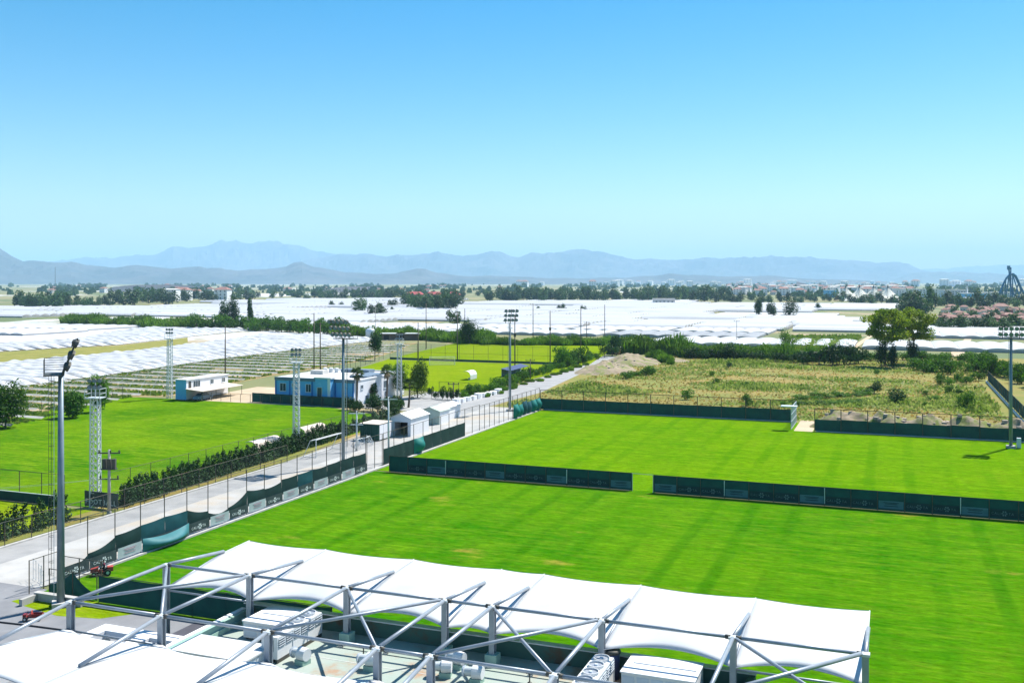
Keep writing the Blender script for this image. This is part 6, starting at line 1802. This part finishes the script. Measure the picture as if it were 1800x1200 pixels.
for i in range(64):
    px, py = rh.uniform(1650, 1812), rh.uniform(546, 572)
    if py > 572 - 0.0 * (px - 1650): continue
    house(px, py, rh.choice((0, 0, 1, 2)), 'pink roofed house in the estate at the right edge', 'pink roofed houses at the right', rh.uniform(0.5, 0.75), rh.choice((0.0, 0.35, 1.57)))
house(1759, 551, 1, 'larger pale house among the small pink roofs', None, 1.0)
for i in range(150):
    px, py = rh.uniform(1270, 1600), rh.uniform(503, 521)
    house(px, py, rh.choice((1, 3, 3, 4)), 'pale house in the hazy town beyond the right greenhouses', 'hazy town houses', rh.uniform(1.0, 1.4))
for i in range(70):
    px, py = rh.uniform(900, 1800), rh.uniform(498.5, 504)
    house(px, py, rh.choice((3, 4, 4)), 'tiny pale block in the distant town along the horizon', 'horizon town blocks', rh.uniform(1.5, 3.2))
for i in range(26):
    px, py = rh.uniform(40, 880), rh.uniform(503, 516)
    house(px, py, rh.choice((0, 1, 1, 3)), 'small pale house scattered over the left background plain', 'scattered left background houses', rh.uniform(1.0, 1.8))
for px, py, k, s, lab in ((322, 528, 3, 1.5, 'red roofed villa before the dark trees, left of two'), (392, 527, 3, 1.5, 'red roofed villa before the dark trees, right of two'), (300, 529, 4, 1.2, 'flat pale building left of the red roofed villa'), (345, 525, 3, 1.2, 'tall pale house right of the left villa')):
    house(px, py, k, lab, None, s, 0.2)
for i, (px, w) in enumerate(((728, 30), (762, 28), (795, 26))):
    p = at(px, 524 + i * 0.5)
    h = thing('red_roofed_hall', 'long red roofed hall beyond the greenhouses, %s of three' % ('left', 'middle', 'right')[i], 'building', (p.x, p.y, 0), YAW, 'red roofed halls')
    W = w * depth(p.x, p.y) / FPX
    MB().box(-W / 2, W / 2, 0, 14, 0, 5.5).build('wall', M['house_dark'], h)
    MB().add([(-W / 2 - 1, -1, 5.5), (W / 2 + 1, -1, 5.5), (W / 2 + 1, 15, 5.5), (-W / 2 - 1, 15, 5.5), (-W / 2 + 4, 7, 9.5), (W / 2 - 4, 7, 9.5)], [(0, 1, 5, 4), (1, 2, 5), (2, 3, 4, 5), (3, 0, 4), (3, 2, 1, 0)]).build('roof', M['roof_red'], h)
    for k in range(5): MB().box(-W / 2 + W * (k + 0.3) / 5, -W / 2 + W * (k + 0.7) / 5, -0.06, -0.001, 1.2, 3.6).build('window', M['glass'], h)
# long pale hotels and halls behind the trees at the right
for i, (px, py, w, hh, m_, lab) in enumerate(((1625, 524, 50, 13, 'white_wall', 'long pale hotel block left of the minaret'), (1680, 522, 44, 11, 'panel_grey', 'long grey white hall behind the minaret'), (1715, 527, 40, 8, 'blue_wall', 'low bright blue hall in front of the minaret'), (1760, 522, 50, 7, 'white_wall', 'long white roofed hall at the coaster foot'), (1590, 521, 30, 12, 'white_wall', 'pale hotel block right of the peaked tent'), (1462, 523, 16, 11, 'blue_wall', 'blue block left of the peaked tent'), (1155, 532, 0, 0, '', ''), (1700, 534, 26, 6, 'house_dark', 'low dark red hall below the blue hall'))):
    if not w: continue
    p = at(px, py); W = w * depth(p.x, p.y) / FPX
    h = thing('distant_hall', lab, 'building', (p.x, p.y, 0), YAW)
    MB().box(-W / 2, W / 2, 0, 18, 0, hh).build('wall', M[m_], h); MB().box(-W / 2 - 0.6, W / 2 + 0.6, -0.8, 18.8, hh, hh + 0.8).build('roof', M['tin'], h)
    for f in range(int(hh / 3.2)):
        for c in range(int(W / 4.5)):
            x = -W / 2 + 2.2 + c * 4.5
            MB().box(x - 0.9, x + 0.9, -0.06, -0.001, f * 3.2 + 0.9, f * 3.2 + 2.4).build('window', M['glass'], h)
p = at(1168, 535)
h = thing('field_building', 'small flat pale building at the edge of the wood line', 'building', (p.x, p.y, 0), YAW)
MB().box(-11, 11, 0, 10, 0, 5.5).build('wall', M['house_wall'], h); MB().box(-11.5, 11.5, -0.6, 10.5, 5.5, 6.2).build('roof', M['flat_roof'], h)
for k in range(5): MB().box(-9.5 + k * 4.2, -7.7 + k * 4.2, -0.06, -0.001, 1.5, 3.5).build('window', M['glass'], h)
# minarets and thin mast
for px, top, base, lab in ((1700, 497, 522, 'slender white minaret with dark tip near the coaster'), (1349, 497, 512, 'tiny far minaret in the hazy town')):
    p = at(px, base); H = CAM_H * (base - top) / (base - HOR)
    t = thing('minaret', lab, 'minaret', (p.x, p.y, 0), 0, 'minarets')
    MB().revolve([(2.0, 0), (1.7, 3), (1.15, 3.2), (1.05, H * 0.66)], 12).build('shaft', M['white_wall'], t, True)
    MB().revolve([(1.1, H * 0.62), (1.7, H * 0.655), (1.7, H * 0.69), (1.1, H * 0.69)], 12).build('balcony', M['white_paint'], t)
    MB().revolve([(0.95, H * 0.69), (0.9, H * 0.80)], 12).build('upper_shaft', M['white_wall'], t)
    MB().revolve([(1.15, H * 0.80), (0.6, H * 0.90), (0.06, H)], 12).build('spire', M['slate'], t)
p = at(97, 506)
t = thing('radio_mast', 'very thin tall radio mast on the far left horizon', 'mast', (p.x, p.y, 0))
MB().tube((0, 0, 0), (0, 0, 80), 1.2, 0.7, n=4).build('shaft', M['dark_steel'], t); MB().box(-2, 2, -2, 2, 0, 3).build('hut', M['house_wall'], t)
# circus-like peaked tent
p = at(1524, 529)
t = thing('peaked_tent', 'large cream tent with four peaks and dark mast tips', 'tent', (p.x, p.y, 0), YAW)
pk = [-26, -9, 8.5, 26]


def tz(x, y):
    best = 0
    for c in pk:
        d = math.sqrt(((x - c) / 1.0) ** 2 + y * y)
        best = max(best, 17.5 * max(0, 1 - d / 24) ** 1.6)
    e = max(0, 1 - (abs(x) / 36) ** 4) * max(0, 1 - (abs(y) / 20) ** 2)
    return max(best, 7.0 * e ** 0.5 if e > 0 else 0)


MB().grid(60, 26, lambda u, v: ((u - 0.5) * 72, (v - 0.5) * 40, tz((u - 0.5) * 72, (v - 0.5) * 40))).build('canvas', M['tent'], t, False)
for c in pk:
    MB().tube((c, 0, 0), (c, 0, 20.5), 0.35, n=6).build('mast', M['dark_steel'], t)
    MB().add([(c, 0, 20.5), (c + 0.3, 0, 14.5), (c - 2.4, 0.3, 14.0), (c, 1.2, 14.5), (c, -1.2, 14.5)], [(0, 3, 2), (0, 2, 4), (0, 1, 3), (0, 4, 1), (1, 4, 2, 3)]).build('peak_cap', M['black'], t)
    for s in (-1, 1): MB().tube((c, 0, 17.2), (c + s * 8, -19, 1.0), 0.16, n=4).build('ridge_rope', M['wood_pole'], t)
# coaster
p = at(1776, 527)
cs = thing('roller_coaster', 'tall blue steel roller coaster with arched track at the right horizon', 'roller coaster', (p.x, p.y, 0), YAW)
S = depth(p.x, p.y) / FPX


def cz(px, py): return ((px - 1776) * S, (527 - py) * S)


trk = [(1752, 524), (1757, 512), (1763, 498), (1768, 489), (1774, 483), (1780, 481), (1786, 485), (1791, 495), (1796, 506), (1802, 516), (1808, 522)]
pts3 = [(cz(*q)[0], -3 + 6 * i / len(trk), cz(*q)[1]) for i, q in enumerate(trk)]
MB().path(pts3, 1.25, 8).build('track', M['mast_blue'], cs)
MB().path([(x, y + 2.2, z - 1.2) for x, y, z in pts3], 0.7, 6).build('track_spine', M['mast_blue'], cs)
tr2 = [(1776, 470), (1778, 480), (1779, 495), (1781, 508), (1786, 518), (1796, 523), (1806, 520)]
MB().path([(cz(*q)[0], 5, cz(*q)[1]) for q in tr2], 1.1, 8).build('drop_track', M['mast_blue'], cs)
MB().box(cz(1771, 0)[0], cz(1775, 0)[0], -1.5, 1.5, cz(0, 474)[1], cz(0, 467)[1]).build('summit_cabin', M['mast_blue'], cs)
for (a1, b1), (a2, b2) in (((1768, 489), (1756, 527)), ((1768, 489), (1770, 527)), ((1774, 484), (1766, 527)), ((1774, 484), (1782, 527)), ((1780, 482), (1778, 527)), ((1780, 482), (1790, 527)), ((1762, 502), (1758, 527)), ((1762, 502), (1766, 527)), ((1791, 495), (1786, 527)), ((1791, 495), (1799, 527)), ((1796, 506), (1793, 527)), ((1796, 506), (1804, 527)), ((1773, 470), (1774, 527)), ((1777, 470), (1776, 527)), ((1757, 512), (1754, 527))):
    x1_, z1_ = cz(a1, b1); x2_, z2_ = cz(a2, b2)
    MB().tube((x1_, 0, z1_), (x2_, rng.uniform(-8, 8), 0), 0.75, n=6).build('support_leg', M['mast_blue'], cs)
for z in (490, 500, 510): MB().tube((cz(1771, z)[0], 0, cz(0, z)[1]), (cz(1780, z)[0], 1, cz(0, z)[1]), 0.5, n=5).build('cross_tie', M['mast_blue'], cs)
